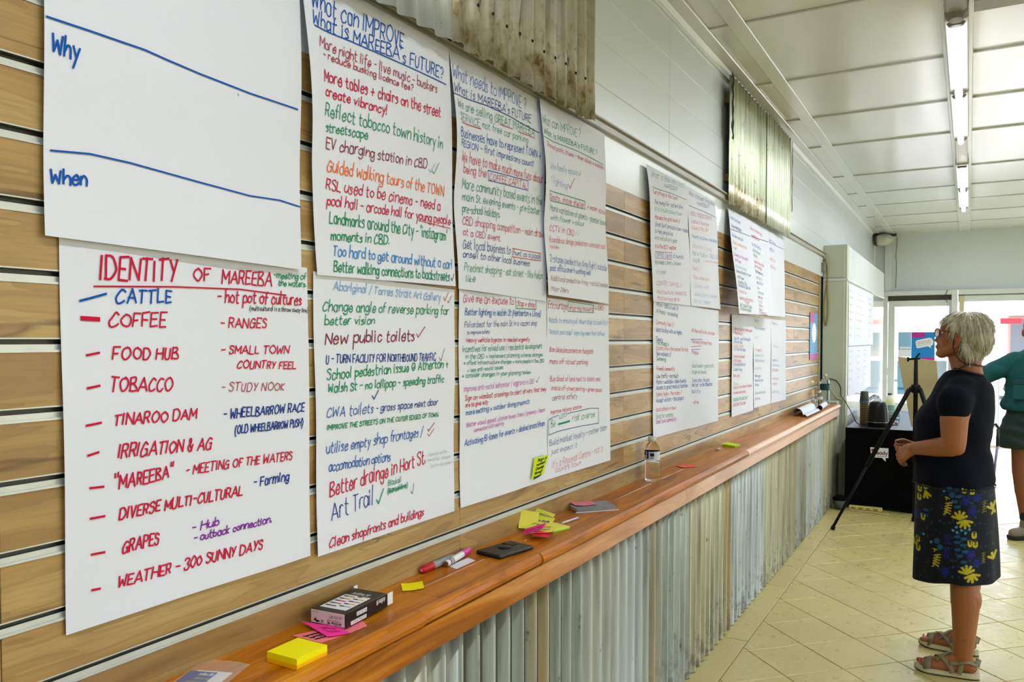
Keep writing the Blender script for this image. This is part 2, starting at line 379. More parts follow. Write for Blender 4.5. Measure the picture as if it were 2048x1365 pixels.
def strokes_of(text, jit=.35, slant=.06):
    """list of polylines in font units and the total width; baseline at 0, cap height 6"""
    R = random.Random(text); out = []; x = 0
    for ch in text:
        if ch == ' ': x += 3.2; continue
        wd, spec = G.get(ch, G['-']); sc = 1+R.uniform(-.08, .08); dy = R.uniform(-.25, .25)
        for st in spec.split():
            sm = st[0] == '~'; st = st.lstrip('~')
            p = [(int(st[i]), int(st[i+1], 16)-3) for i in range(0, len(st), 2)]
            p = [(q[0]*sc+R.uniform(-jit, jit)*.6, q[1]*sc+R.uniform(-jit, jit)*.6+dy) for q in p]
            if sm: p = catmull(p)
            out.append([(x+a+b*slant*2, b) for a, b in p])
        x += wd*sc+1.5
    return out, max(x-1.5, 1)
def ribbon(mb, pts, width, to3):
    n = len(pts)
    if n < 2: return
    for i in range(1, n-1):      # sharp corner: two overlapping ribbons instead of one that pinches
        ax, ay = pts[i][0]-pts[i-1][0], pts[i][1]-pts[i-1][1]; bx, by = pts[i+1][0]-pts[i][0], pts[i+1][1]-pts[i][1]
        la, lb = math.hypot(ax, ay), math.hypot(bx, by)
        if la > 1e-9 and lb > 1e-9 and (ax*bx+ay*by)/(la*lb) < .6:
            ribbon(mb, pts[:i+1], width, to3); ribbon(mb, pts[i:], width, to3); return
    L = []; Rr = []
    for i in range(n):
        a = pts[max(i-1, 0)]; b = pts[min(i+1, n-1)]; dx = b[0]-a[0]; dy = b[1]-a[1]; l = math.hypot(dx, dy) or 1e-9
        nx, ny = -dy/l, dx/l; ex = 0
        if i == 0: ex = -width*.35
        if i == n-1: ex = width*.35
        px, py = pts[i][0]+dx/l*ex, pts[i][1]+dy/l*ex
        L.append(to3(px+nx*width/2, py+ny*width/2)); Rr.append(to3(px-nx*width/2, py-ny*width/2))
    o = len(mb.v); mb.v += [tuple(v) for v in L]+[tuple(v) for v in Rr]
    for i in range(n-1): mb.f.append((o+i, o+i+1, o+n+i+1, o+n+i)); mb.m.append(mb.mi)
def textline(mb, text, A, B, h, wd, to3, jit=.35, slant=.06):
    """A,B baseline ends in the sheet's own metres; h cap height"""
    st, tw = strokes_of(text, jit, slant); dx = B[0]-A[0]; dy = B[1]-A[1]; L = math.hypot(dx, dy); ux, uy = dx/L, dy/L
    sx = L/tw; sy = h/6.0
    for p in st:
        q = [(A[0]+ux*a*sx-uy*b*sy, A[1]+uy*a*sx+ux*b*sy) for a, b in p]
        ribbon(mb, q, wd, to3)
# ================================================================== STRUCTURE
ZC = 3.03; YB = -3.0; YF = 12.9; XR = 5.6
# floor: diagonal 300 mm tiles, border strip along the counter
floor = struct('floor')
MB().box(-.05, XR, YB, YF+.2, -.05, -.004).build('floor_bed', GROUT, floor)
T = .3; VX, VY = .7422, 3.8763; far = []; near = []
for i in range(-45, 46):
    for j in range(-45, 46):
        cx = VX+(i+j)*T/math.sqrt(2); cy = VY+(j-i)*T/math.sqrt(2)+T/math.sqrt(2)
        d = T/math.sqrt(2)-.0025
        if cx+d < .285 or cx-d > XR or cy-d < YB or cy+d > YF+.2: continue
        poly = [(cx-d, cy), (cx, cy-d), (cx+d, cy), (cx, cy+d)]
        # clip against the border line x=.287 and room limits
        def clip(pl, ax, lim, sg):
            out = []
            for a, b in zip(pl, pl[1:]+pl[:1]):
                ia = sg*(a[ax]-lim) >= 0; ib = sg*(b[ax]-lim) >= 0
                if ia: out.append(a)
                if ia != ib: t = (lim-a[ax])/(b[ax]-a[ax]); out.append(tuple(a[k]+t*(b[k]-a[k]) for k in (0, 1)))
            return out
        for ax, lim, sg in ((0, .287, 1), (0, XR, -1), (1, YB, 1), (1, YF+.2, -1)): poly = clip(poly, ax, lim, sg) if poly else poly
        if len(poly) < 3: continue
        ang = math.atan2(cx-1.22, cy)+YAW; dist = math.hypot(cx-1.22, cy)
        if cy > 2.6 and -.1 < ang < .66 and dist < 9.5: near.append((dist, poly))
        else: far.append(poly)
near.sort(key=lambda q: q[0])
far += [p for d_, p in near[290:]]; near = near[:290]
def tilemesh(mb, poly, dz):
    n = len(poly); cx = sum(p[0] for p in poly)/n; cy = sum(p[1] for p in poly)/n
    ins = []
    for p in poly:
        l = math.hypot(p[0]-cx, p[1]-cy); k = max(0, 1-.004/max(l, .01)); ins.append((cx+(p[0]-cx)*k, cy+(p[1]-cy)*k))
    vs = [(p[0], p[1], -.008) for p in poly]+[(p[0], p[1], dz-.0015) for p in poly]+[(p[0], p[1], dz) for p in ins]
    fs = [tuple(range(2*n, 3*n))]
    for k in range(n):
        q = (k+1) % n; fs.append((k, q, n+q, n+k)); fs.append((n+k, n+q, 2*n+q, 2*n+k))
    mb.add(vs, fs)
for d_, p in near:
    mb = MB(); tilemesh(mb, p, random.uniform(-.0006, .0006)); mb.build('tile', TILE, floor)
mb = MB()
for p in far: tilemesh(mb, p, 0)
mb.build('tile', TILE, floor)['kind'] = 'stuff'
for k in range(16):
    y0 = YB+k; mb = MB(); tilemesh(mb, [(.0, y0+.002), (.283, y0+.002), (.283, y0+.998), (0, y0+.998)], 0)
    mb.build('border_tile', TILE, floor)

# left wall: plain plaster behind, slatwall boards, painted boards above
wl = struct('wall_left')
MB().box(-.15, -.022, YB, YF+.2, 0, ZC).build('plaster', PAINT, wl)
MB().box(-.022, -.002, YB, 8.25, 2.102, 2.30).build('painted_strip', PAINT, wl)
ZG = [.969+.1043*k for k in range(11)]; seams = [-1.786, -.576, .634, 1.844, 3.054, 4.264, 5.474, 6.684, 7.894]
for a, b in zip(seams[:-1], seams[1:]):
    zs = [.80]+ZG+[2.102]
    for i in range(len(zs)-1):
        z0 = zs[i]+(.0095 if i else 0); z1 = zs[i+1]-(.0095 if i < len(ZG) else 0)
        MB().bbox(-.021, 0, a+.0006, b-.0006, z0, z1, .0008).build('slat', OAK, wl)
    for z in ZG:
        mb = MB()
        mb.mi = 1; mb.box(-.014, -.012, a, b, z-.0095, z+.0095); mb.box(-.012, .0002, a, b, z+.0078, z+.0095); mb.mi = 0
        mb.box(-.012, .0004, a, b, z-.0095, z-.0078); mb.box(-.0045, -.003, a, b, z-.0078, z+.0005)
        mb.box(.0004, .0014, a, b, z-.0115, z-.0085); mb.box(.0004, .0014, a, b, z+.0085, z+.0105)
        mb.build('slot_channel', [ALU, ALU_SHADE], wl)
MB().bbox(-.022, .004, 7.894, 7.93, .80, 2.102, .002).build('end_strip', mat('raw_board_edge', (150, 128, 70), .6, noise=(30, .15)), wl)
# painted V-joint boards above the rail
zj = [2.32, 2.46, 2.628, 2.80, 2.97, ZC]; yj = [YB, -1.2, 1.2, 3.607, 6.0, 9.0, YF]
for a, b in zip(yj[:-1], yj[1:]):
    for i in range(len(zj)-1):
        MB().bbox(-.022, 0, a+.0006, b-.0006, zj[i]+.0004, zj[i+1]-.0004, .0022).build('board', PAINT, wl)
rail = struct('trim_1')
mb = MB(); mb.bbox(-.01, .016, YB, 8.2, 2.288, 2.318, .003); mb.box(-.01, .028, YB, 8.2, 2.318, 2.324); mb.build('rail', RAILM, rail)
cor = struct('trim_2')
mb = MB()
prof = [(0, 2.985), (.006, 2.985), (.010, 2.993), (.010, 3.0), (.028, 3.016), (.036, 3.018), (.036, 3.03), (0, 3.03)]
vs = [(x, y, z) for y in (YB, YF) for x, z in prof]; n = len(prof)
mb.add(vs, [(i, (i+1) % n, n+(i+1) % n, n+i) for i in range(n)]+[tuple(range(n)), tuple(range(n, 2*n))]); mb.build('cornice', TRIM, cor)

# ceiling: sheets with cover battens
ce = struct('ceiling')
MB().box(-.15, XR+.1, YB, YF+.2, ZC+.012, ZC+.1).build('ceiling_backing', PAINT2, ce)
yb = [YB, -2.0, -1.0, .0, 1.05, 2.05, 3.04, 3.96, 4.96, 5.87, 6.78, 8.11, 9.11, 10.0, 10.95, 11.9, YF]
xb = [0, .265, 1.15, 3.1, 4.3, XR]
for a, b in zip(yb[:-1], yb[1:]):
    for c_, d_ in zip(xb[:-1], xb[1:]):
        MB().box(c_+.001, d_-.001, a+.001, b-.001, ZC, ZC+.012).build('ceiling_panel', PAINT2, ce)
for y in yb[1:-1]:
    MB().bbox(.086, .19, y-.03, y+.03, ZC-.010, ZC, .002).build('batten', PAINT2, ce)
    MB().bbox(.266, XR, y-.03, y+.03, ZC-.012, ZC, .003).build('batten', PAINT2, ce)
for x, w_ in ((.045, .045), (.228, .04), (1.15, .07), (3.1, .035), (4.3, .035)):
    MB().bbox(x-w_, x+w_, YB, YF, ZC-.014, ZC, .003).build('batten', PAINT2, ce)
MB().bbox(1.22, XR, 4.02, 4.16, ZC-.07, ZC, .004).build('beam', mat('grey_beam_paint', (150, 150, 140), .5), ce)

# unseen right and back walls; openings on the right added to bring daylight in
wr = struct('wall_right')
mb = MB()
mb.box(XR, XR+.15, YB, YF+.2, 2.3, ZC); mb.box(XR, XR+.15, YB, YF+.2, 0, .5)
for y0, y1 in ((YB, 1.0), (2.4, 4.2), (5.6, 8.2), (9.8, YF+.2)): mb.box(XR, XR+.15, y0, y1, .5, 2.3)
mb.build('plaster', PAINT, wr)
wb = struct('wall_back')
mb = MB(); mb.box(-.15, XR+.15, YB-.15, YB, 0, ZC); mb.build('plaster', PAINT, wb)

# front wall (far end) with glazed door leaf and wide opening to the street
wf = struct('wall_front')
mb = MB(); mb.box(.0, XR+.15, YF, YF+.15, 2.20, ZC); mb.box(-.02, .17, YF, YF+.15, 0, 2.2); mb.box(4.4, XR+.15, YF, YF+.15, 0, 2.2); mb.build('plaster', PAINT, wf)
mb = MB(); mb.bbox(.14, .24, YF-.05, YF, 2.16, 3.0, .003); mb.build('corner_board', PAINT, wf)
mb = MB(); mb.bbox(.06, 1.02, YF-.09, YF+.02, 2.135, 2.195, .004); mb.bbox(1.08, XR, YF-.09, YF+.02, 2.13, 2.20, .004); mb.build('head_beam', TRIM, wf)
mb = MB(); mb.bbox(1.08, 4.4, YF-.05, YF+.05, 2.03, 2.115, .004); mb.box(1.08, 4.4, YF, YF+.06, 2.11, 2.14); mb.build('shutter_box', TRIM, wf)
MB().bbox(1.0, 1.075, YF-.1, YF+.05, 0, 2.2, .004).build('mullion', TRIM, wf)
MB().bbox(1.095, 1.155, YF-.06, YF+.06, 0, 2.11, .004).build('mullion', mat('cream_post', (206, 198, 160), .5), wf)
MB().box(.17, 1.0, YF+.0, YF+.05, 2.055, 2.15).build('gap_shade', mat('gap_shade_grey', (84, 82, 74), .8), wf)  # grey strip standing in for the shade between head beam and door
MB().bbox(.12, .185, YF-.06, YF+.04, 0, 2.14, .003).build('jamb', TRIM, wf)
door = struct('door_1')
mb = MB(); D0, D1 = .192, .998
mb.bbox(D0, D0+.085, YF-.03, YF+.02, .02, 2.062, .004); mb.bbox(D1-.03, D1, YF-.03, YF+.02, .02, 2.062, .004)
mb.bbox(D0+.08, D1-.03, YF-.03, YF+.02, 1.975, 2.062, .004); mb.bbox(D0+.08, D1-.03, YF-.03, YF+.02, .50, .58, .004)
mb.box(D0+.08, D1-.03, YF-.01, YF+.01, .02, .5)
mb.build('door_frame', TRIM, door)
for z in (1.06, 1.0): MB().bbox(D0-.035, D0+.01, YF-.045, YF-.028, z-.02, z+.025, .003).build('hinge', TRIM, door)
MB().tube([(D0-.01, YF-.05, 1.03), (D0-.01, YF-.03, 1.03)], .008, 8).build('knob', mat('rust_knob', (120, 84, 30), .5), door)
GLASS = mat('window_glass', (255, 255, 255), 0.0, trans=1, ior=1.2, alpha=1)
MB().box(D0+.085, D1-.03, YF-.004, YF, .58, 1.975).build('pane', GLASS, door)

# boxed return (pillar) beside the slatwall, with the header and gloss board along it
pil = struct('trim_3')
X0, X1, Y0, Y1 = 0, .212, 8.15, 11.92
MB().bbox(X0, X1, Y0, Y0+.10, 0, 2.40, .003).build('post', CREAM, pil)
MB().bbox(X0, X1-.006, Y0+.02, Y1, 0, 2.07, .003).build('panel', mat('gloss_white_board', (226, 230, 236), .08, spec=.6), pil)
MB().bbox(X0, X1, Y0+.10, Y1, 2.075, 2.395, .003).build('header', TRIM, pil)
MB().bbox(X0, X1+.008, Y0-.004, Y1, 2.058, 2.078, .002).build('ledge_strip', TRIM, pil)
MB().bbox(.0, X1-.02, Y0-.012, Y0, .02, 2.05, .003).build('face_panel', CREAM, pil)
MB().bbox(.0, X1-.02, Y0-.012, Y0, 2.09, 2.39, .003).build('face_panel', CREAM, pil)
skb = struct('baseboard_front')
MB().bbox(1.2, 4.4, YF+.16, YF+.2, 0, .02, .003).build('sill', TRIM, skb)

# ------------------------------------------------------------------ outside: footpath, road, building across, cars
gr = struct('street_ground')
MB().box(-25, 30, YF+.15, 60, -.12, -.02).build('road', mat('asphalt', (150, 150, 150), .9, noise=(8, .08)), gr)
MB().box(-25, 30, YF+.15, YF+4.2, -.02, 0).build('footpath', mat('footpath', (214, 210, 200), .8, noise=(2, .05)), gr)
bl = thing('shop_building', 'white single storey shop across the street with red awning edge', 'building', (4, 33, 0))
WB = mat('white_render', (238, 236, 230), .8)
mb = MB(); mb.box(-22, 26, 33, 40, 0, 5.6); mb.build('wall', WB, bl)
MB().box(-14, 15, 30.5, 33, 2.34, 2.5).build('awning', WB, bl)
AX = W(1987, 642, 1, 30.4).x
MB().box(AX, AX+1.05*(W(2041, 642, 1, 30.4).x-AX), 30.40, 30.5, W(2010, 648, 1, 30.4).z, W(2010, 637, 1, 30.4).z).build('awning_fascia', mat('red_fascia', (196, 14, 24), .7), bl, label='red awning edge strip')
for x in (AX+.15, AX+2.2, AX-3.5): MB().bbox(x-.07, x+.07, 30.6, 30.75, 0, 2.34, .01).build('post', WB, bl)
for x0, x1 in ((AX+.5, AX+2.6), (AX+3.2, AX+5), (AX-7, AX-5.5)):
    f = MB().bbox(x0, x1, 32.9, 33.0, .9, 2.3, .02).build('window', mat('shop_frame', (206, 160, 150), .6), bl)
    MB().box(x0+.08, x1-.08, 32.86, 32.9, 1.0, 2.2).build('pane', mat('shop_glass', (120, 120, 126), .3), f)
def car(loc, body, label, L=4.3):
    c0 = thing('car', label, 'car', loc); x, y, z = loc; bm = mat('car_paint_'+body, dict(silver=(210, 214, 220), white=(240, 240, 240))[body], .3, .2)
    prof = [(0, .45), (.05, .75), (.9, .92), (1.45, 1.38), (2.9, 1.42), (3.6, .98), (4.2, .92), (4.3, .5), (4.2, .28), (.1, .28)]
    def ext(pr, y0, y1, ins=0):
        m_ = MB(); n = len(pr); m_.add([(x+a-2.15, yy, b) for yy in (y0, y1) for a, b in pr], [(i, (i+1) % n, n+(i+1) % n, n+i) for i in range(n)]+[tuple(range(n)), tuple(range(n, 2*n))]); return m_
    ext(prof, y-.85, y+.85).build('body', bm, c0)
    ext([(1.15, .96), (1.55, 1.32), (2.85, 1.35), (3.4, .98)], y-.87, y+.87).build('window', mat('car_glass', (60, 72, 90), .1), c0)
    for a in (.85, 3.4):
        for s_ in (-1, 1):
            MB().lathe([(.14, -.09), (.31, -.09), (.31, .09), (.14, .09)], 18, Matrix.Translation((x+a-2.15, y+s_*.8, .31)) @ Matrix.Rotation(math.pi/2, 4, 'X')).build('wheel', BLACKP, c0)
    return c0
car((3.6, 24.5, 0), 'silver', 'silver parked car seen behind the man through the open shopfront')
car((-3.5, 22.5, 0), 'white', 'white parked car seen faintly through the glazed door')
ab = thing('street_awning', 'white street awning post and frame outside the open shopfront', 'awning', (1.9, 16.6, 0))
PX = W(1993, 690, 1, 16.55).x
MB().bbox(PX-.05, PX+.05, 16.5, 16.6, 0, 2.0, .01).build('post', WB, ab); MB().tube([(PX+.05, 16.55, 1.5), (PX+.32, 16.55, .1)], .05, 8).build('brace', WB, ab)

MB().tube([(PX, 16.56, .75), (PX+1.2, 16.56, .75)], .03, 8).build('rail', WB, ab)
bn = thing('planter_box', 'dark box low on the footpath outside beyond the woman', 'box', (1.5, 16.0, 0))
MB().bbox(1.25, 1.68, 15.9, 16.3, 0, .95, .02).build('body', mat('dark_box', (96, 98, 96), .7), bn)
MB().bbox(1.23, 1.70, 15.88, 16.32, .95, 1.0, .01).build('rim', WB, bn)

# ------------------------------------------------------------------ fluorescent lights
TUBE = mat('lit_tube', (255, 255, 255), .5, emit=(244, 248, 255), es=TUBE_E)
FIT = mat('light_fitting_enamel', (205, 205, 198), .35); FITD = mat('light_endcap_grey', (120, 118, 110), .5)
def fitting(x, y0, label, group=None):
    o = thing('fluorescent_light', label, 'light', (x, y0, 2.97), group); L = 1.22
    mb = MB(); mb.bbox(x-.05, x+.05, y0, y0+L, 2.965, 3.016, .006); mb.build('body', FIT, o)
    mb = MB(); mb.loft([(x, y0+.02, 2.955, .04, .03), (x, y0+.02, 2.94, .03, .02)], 12); mb.build('lamp_holder', FITD, o)
    mb = MB(); mb.loft([(x, y0+L-.02, 2.955, .04, .03), (x, y0+L-.02, 2.94, .03, .02)], 12); mb.build('lamp_holder', FITD, o)
    MB().tube([(x, y0+.045, 2.925), (x, y0+L-.045, 2.925)], .019, 14).build('tube', TUBE, o, True)
    ld = bpy.data.lights.new('tube_light', 'AREA'); ld.shape = 'RECTANGLE'; ld.size = .06; ld.size_y = 1.1; ld.energy = TUBE_W; ld.color = (.90, .96, 1)
    lo = bpy.data.objects.new('tube_light', ld); COL.objects.link(lo); lo.location = (x, y0+L/2, 2.895)
    return o
for i, y0 in enumerate((4.22, 5.48, 7.72, 8.98)):
    fitting(1.15, y0, ['lit ceiling tube light nearest the camera', 'lit ceiling tube light, second from the camera', 'short-looking lit ceiling tube light beyond the gap in the row', 'farthest lit ceiling tube light in the row'][i], 'row of ceiling tube lights')
off = thing('unlit_light_fitting', 'grey unlit ceiling light fitting at the top edge, nearest of the row', 'light', (1.15, 2.96, 3.0))
mb = MB(); mb.bbox(1.105, 1.195, 3.0, 4.1, 2.955, 3.016, .01); mb.build('body', mat('grey_enamel', (136, 134, 124), .4), off)
mb = MB(); mb.loft([(1.15, 4.13, 3.01, .05, .09), (1.15, 4.15, 2.96, .045, .06), (1.15, 4.15, 2.935, .03, .04)], 12); mb.build('end_cap', FITD, off)
mid = thing('bare_light_batten', 'empty light batten between the lit tubes of the ceiling row', 'light', (1.15, 6.8, 3.0))
MB().bbox(1.11, 1.19, 6.74, 7.66, 2.97, 3.016, .004).build('body', FIT, mid)
for x, ys in ((1.15, (-1.5, .2)), (3.6, (-1.2, 1.0, 3.4, 5.6, 7.8, 10))):  # unseen tube lights, added as fill for the room
    for y0 in ys: fitting(x, y0, 'unseen ceiling tube light added for fill', 'added fill tube lights behind and beside the camera')
cc = thing('corner_speaker', 'small white dome speaker hanging in the far ceiling corner', 'speaker', (.12, 12.7, 2.92))
MB().ell((.14, 12.6, 2.93), (.13, .13, .085), 16, 10).build('dome', mat('dome_white', (205, 205, 196), .3), cc, True)
mb = MB(); mb.bbox(.02, .05, 12.5, 12.75, 2.86, 3.0, .004); mb.bbox(.02, .3, 12.7, 12.75, 2.985, 3.02, .004); mb.build('bracket', mat('bracket_dark', (60, 56, 50), .6), cc)
cb = thing('electrical_cable', 'thin grey cable running down the end wall from the corner speaker', 'cable', (.3, 12.88, 2.9))
MB().tube([(.3, YF-.006, 2.98), (.28, YF-.012, 2.7), (.29, YF-.006, 2.6), (.285, YF-.006, 2.25)], .004, 6).build('cable', mat('cable_grey', (120, 116, 100), .6), cb)
cb2 = thing('hanging_wire', 'short dark loose wire hanging over the glazed door head', 'cable', (.93, 12.8, 2.2))
MB().tube([(.95, YF-.1, 2.20), (.925, YF-.11, 2.12), (.93, YF-.11, 2.05), (.95, YF-.11, 2.02)], .005, 6).build('wire', mat('wire_dark', (50, 50, 46), .6), cb2)
# ================================================================== COUNTER, LEDGE, IRON
def iron_mesh(mb, y0, y1, z0, z1, xc, amp, pitch=.0762, nz=1, ph=0, ragged=0, lip=True):
    n = max(4, int((y1-y0)/pitch*12)); R = random.Random(int(y0*1000))
    rows = []
    for j in range(nz+1):
        row = []
        for i in range(n+1):
            y = y0+(y1-y0)*i/n; x = xc+amp*math.cos(2*math.pi*(y-ph)/pitch)
            z = z0+(z1-z0)*j/nz
            if j == 0 and ragged: z += ragged*math.sin(y*37)*.5+ragged*R.uniform(-.4, .4)
            row.append((x, y, z))
        rows.append(row)
    vs = [p for r in rows for p in r]+[(p[0]-.0012, p[1], p[2]) for r in rows for p in r]
    m = (n+1)*(nz+1); fs = []
    for o in (0, m):
        for j in range(nz):
            for i in range(n): fs.append((o+j*(n+1)+i, o+j*(n+1)+i+1, o+(j+1)*(n+1)+i+1, o+(j+1)*(n+1)+i))
    for j in (0, nz):
        for i in range(n): a = j*(n+1)+i; fs.append((a, a+1, m+a+1, m+a))
    for i in (0, n):
        for j in range(nz): a = j*(n+1)+i; b_ = a+n+1; fs.append((a, b_, m+b_, m+a))
    mb.add(vs, fs)
counter = thing('ledge_counter', 'long timber topped ledge clad in corrugated iron under the slatwall', 'counter', (0, 4.0, 0))
ZS = .898; YE = 7.93
MB().box(-.02, .150, .0, YE, .01, .86).build('carcass', mat('counter_carcass', (70, 66, 56), .8), counter)
for k, (a, b) in enumerate(((.0, 1.52), (1.52, 4.52), (4.52, YE))):
    MB().bbox(-.02, .0765, a+.0006, b-.0006, ZS-.031, ZS, .0006).build('shelf_board', TOPW, counter)
    MB().bbox(.0771, .172, a+.0006, b-.0006, ZS-.031, ZS, .0006).build('shelf_board', TOPW, counter)
for k, (a, b) in enumerate(((.0, 1.413), (1.413, 1.97), (1.97, 4.36), (4.36, 5.9), (5.9, YE))):
    mb = MB(); pr = [(.150, ZS-.030), (.188, ZS-.030), (.195, ZS-.024), (.197, ZS-.014), (.193, ZS-.004), (.185, ZS+.002), (.172, ZS+.0025), (.170, ZS-.002), (.150, ZS-.006)]
    n = len(pr); dx = (.0, -.004, .0, .003, 0)[k]
    vs = [(x+dx*(x > .16), y, z) for y in (a+.001, b-.001) for x, z in pr]
    mb.add(vs, [(i, (i+1) % n, n+(i+1) % n, n+i) for i in range(n)]+[tuple(range(n)), tuple(range(n, 2*n))])
    mb.build('nosing', FASW if k > 2 else TOPW, counter)
for a, b in ((.0, 3.3), (3.3, 5.6), (5.6, YE)):
    MB().bbox(.162, .186, a+.0006, b-.0006, .800, .864, .002).build('fascia_board', FASW, counter)
IRONS = [m_iron('iron_pale', tint=(172, 178, 172), dark=(128, 134, 126), stain=(176, 158, 112), st=.4),
         m_iron('iron_grey', tint=(152, 158, 146), dark=(100, 104, 90), stain=(160, 132, 72), st=.85),
         m_iron('iron_yellowed', tint=(164, 162, 132), dark=(112, 108, 82), stain=(152, 120, 60), st=.85, rust2=[(.70, .77, 4.95, 5.75)])]
bnd = [.0, .78, 1.56, 2.30, 2.84, 3.42, 4.1, 4.9, 5.85, 6.35, 7.1, 7.9]
for k, (a, b) in enumerate(zip(bnd[:-1], bnd[1:])):
    mb = MB(); iron_mesh(mb, a, b+.03, .004, .835, .158+.0015*(k % 2), .0095, nz=1)
    mb.build('corrugated_sheet', IRONS[(0, 0, 1, 0, 1, 2, 0, 2, 1, 0, 2)[k]], counter, True)
# end post / conduit of counter
MB().bbox(.02, .16, 7.96, 8.10, 0, .92, .003).build('end_board', CREAM, counter)

# corrugated signs hung on the upper wall
pi1 = thing('corrugated_panel', 'wide rust stained corrugated iron panel hung above the nearest sheets', 'metal panel', (.05, 2.2, 2.27))
R1 = m_iron('iron_rust_near', rusty=.85, zlo=2.28, zhi=2.56, tint=(200, 202, 192), dark=(152, 150, 132), stain=(170, 140, 84), st=.5, rust2=[(2.37, 2.52, 1.0, 2.62)])
CL = m_iron('iron_clean', tint=(206, 210, 204), dark=(168, 172, 164), stain=(196, 196, 184), st=.2)
mb = MB(); iron_mesh(mb, .95, 1.725, 2.262, 2.98, .058, .0095, nz=6, ph=.03); mb.build('corrugated_sheet', CL, pi1, True, 'clean pale galvanised sheet')
mb = MB(); iron_mesh(mb, 1.70, 2.60, 2.262, 2.98, .064, .0095, nz=6, ragged=.006); mb.build('corrugated_sheet', R1, pi1, True, 'rust stained sheet with brown marks along its lower edge')
MB().box(.0, .045, 1.0, 2.58, 2.40, 2.44).box(.0, .045, 1.0, 2.58, 2.84, 2.88).build('hanging_rail', mat('rail_wood', (120, 104, 70), .7), pi1)
nb = MB()
for k in range(11): y = 1.75+k*.0762; nb.ell((.074, y, 2.385+.004*(k % 3)), (.003, .005, .005), 8, 5)
nb.build('nail_hole', DARK, pi1)
pi2 = thing('corrugated_panel', 'moss and rust stained corrugated iron panel farther along the upper wall', 'metal panel', (.05, 5.3, 2.27))
R2 = m_iron('iron_rust_far', rusty=.75, zlo=2.32, zhi=2.42, tint=(196, 202, 178), dark=(150, 156, 124), stain=(176, 178, 132), st=.6, rust2=[(2.40, 2.50, 4.5, 5.38)])
R3 = m_iron('iron_rust_far_right', tint=(204, 210, 188), dark=(158, 166, 136), stain=(186, 190, 150), st=.5, rust2=[(2.82, 2.90, 5.38, 6.2)])
mb = MB(); iron_mesh(mb, 4.53, 5.42, 2.262, 2.985, .046, .0095, nz=6, ragged=.005); mb.build('corrugated_sheet', R2, pi2, True, 'left sheet with mossy lower edge')
mb = MB(); iron_mesh(mb, 5.40, 6.23, 2.262, 2.985, .052, .0095, nz=6); mb.build('corrugated_sheet', R3, pi2, True, 'right sheet with a row of rust marks near its top')
MB().box(.0, .034, 4.56, 6.2, 2.40, 2.44).box(.0, .034, 4.56, 6.2, 2.84, 2.88).build('hanging_rail', MATS['rail_wood'], pi2)
mb = MB(); mb.grid(lambda u, v: (.058+.002*math.sin(v*30), 4.50+.045*u+.012*math.sin(v*23)*(1-u), 2.62+.365*v), 2, 18)
mb.build('rusted_edge', mat('black_rust', (34, 22, 14), .9, noise=(30, .5)), pi2)
mb = MB(); mb.grid(lambda u, v: (.064+.001*math.sin(v*30), 6.205+.03*u+.008*math.sin(v*19)*u, 2.45+.52*v), 2, 18)
mb.build('rusted_edge', mat('brown_rust', (116, 82, 30), .9, noise=(25, .5)), pi2)

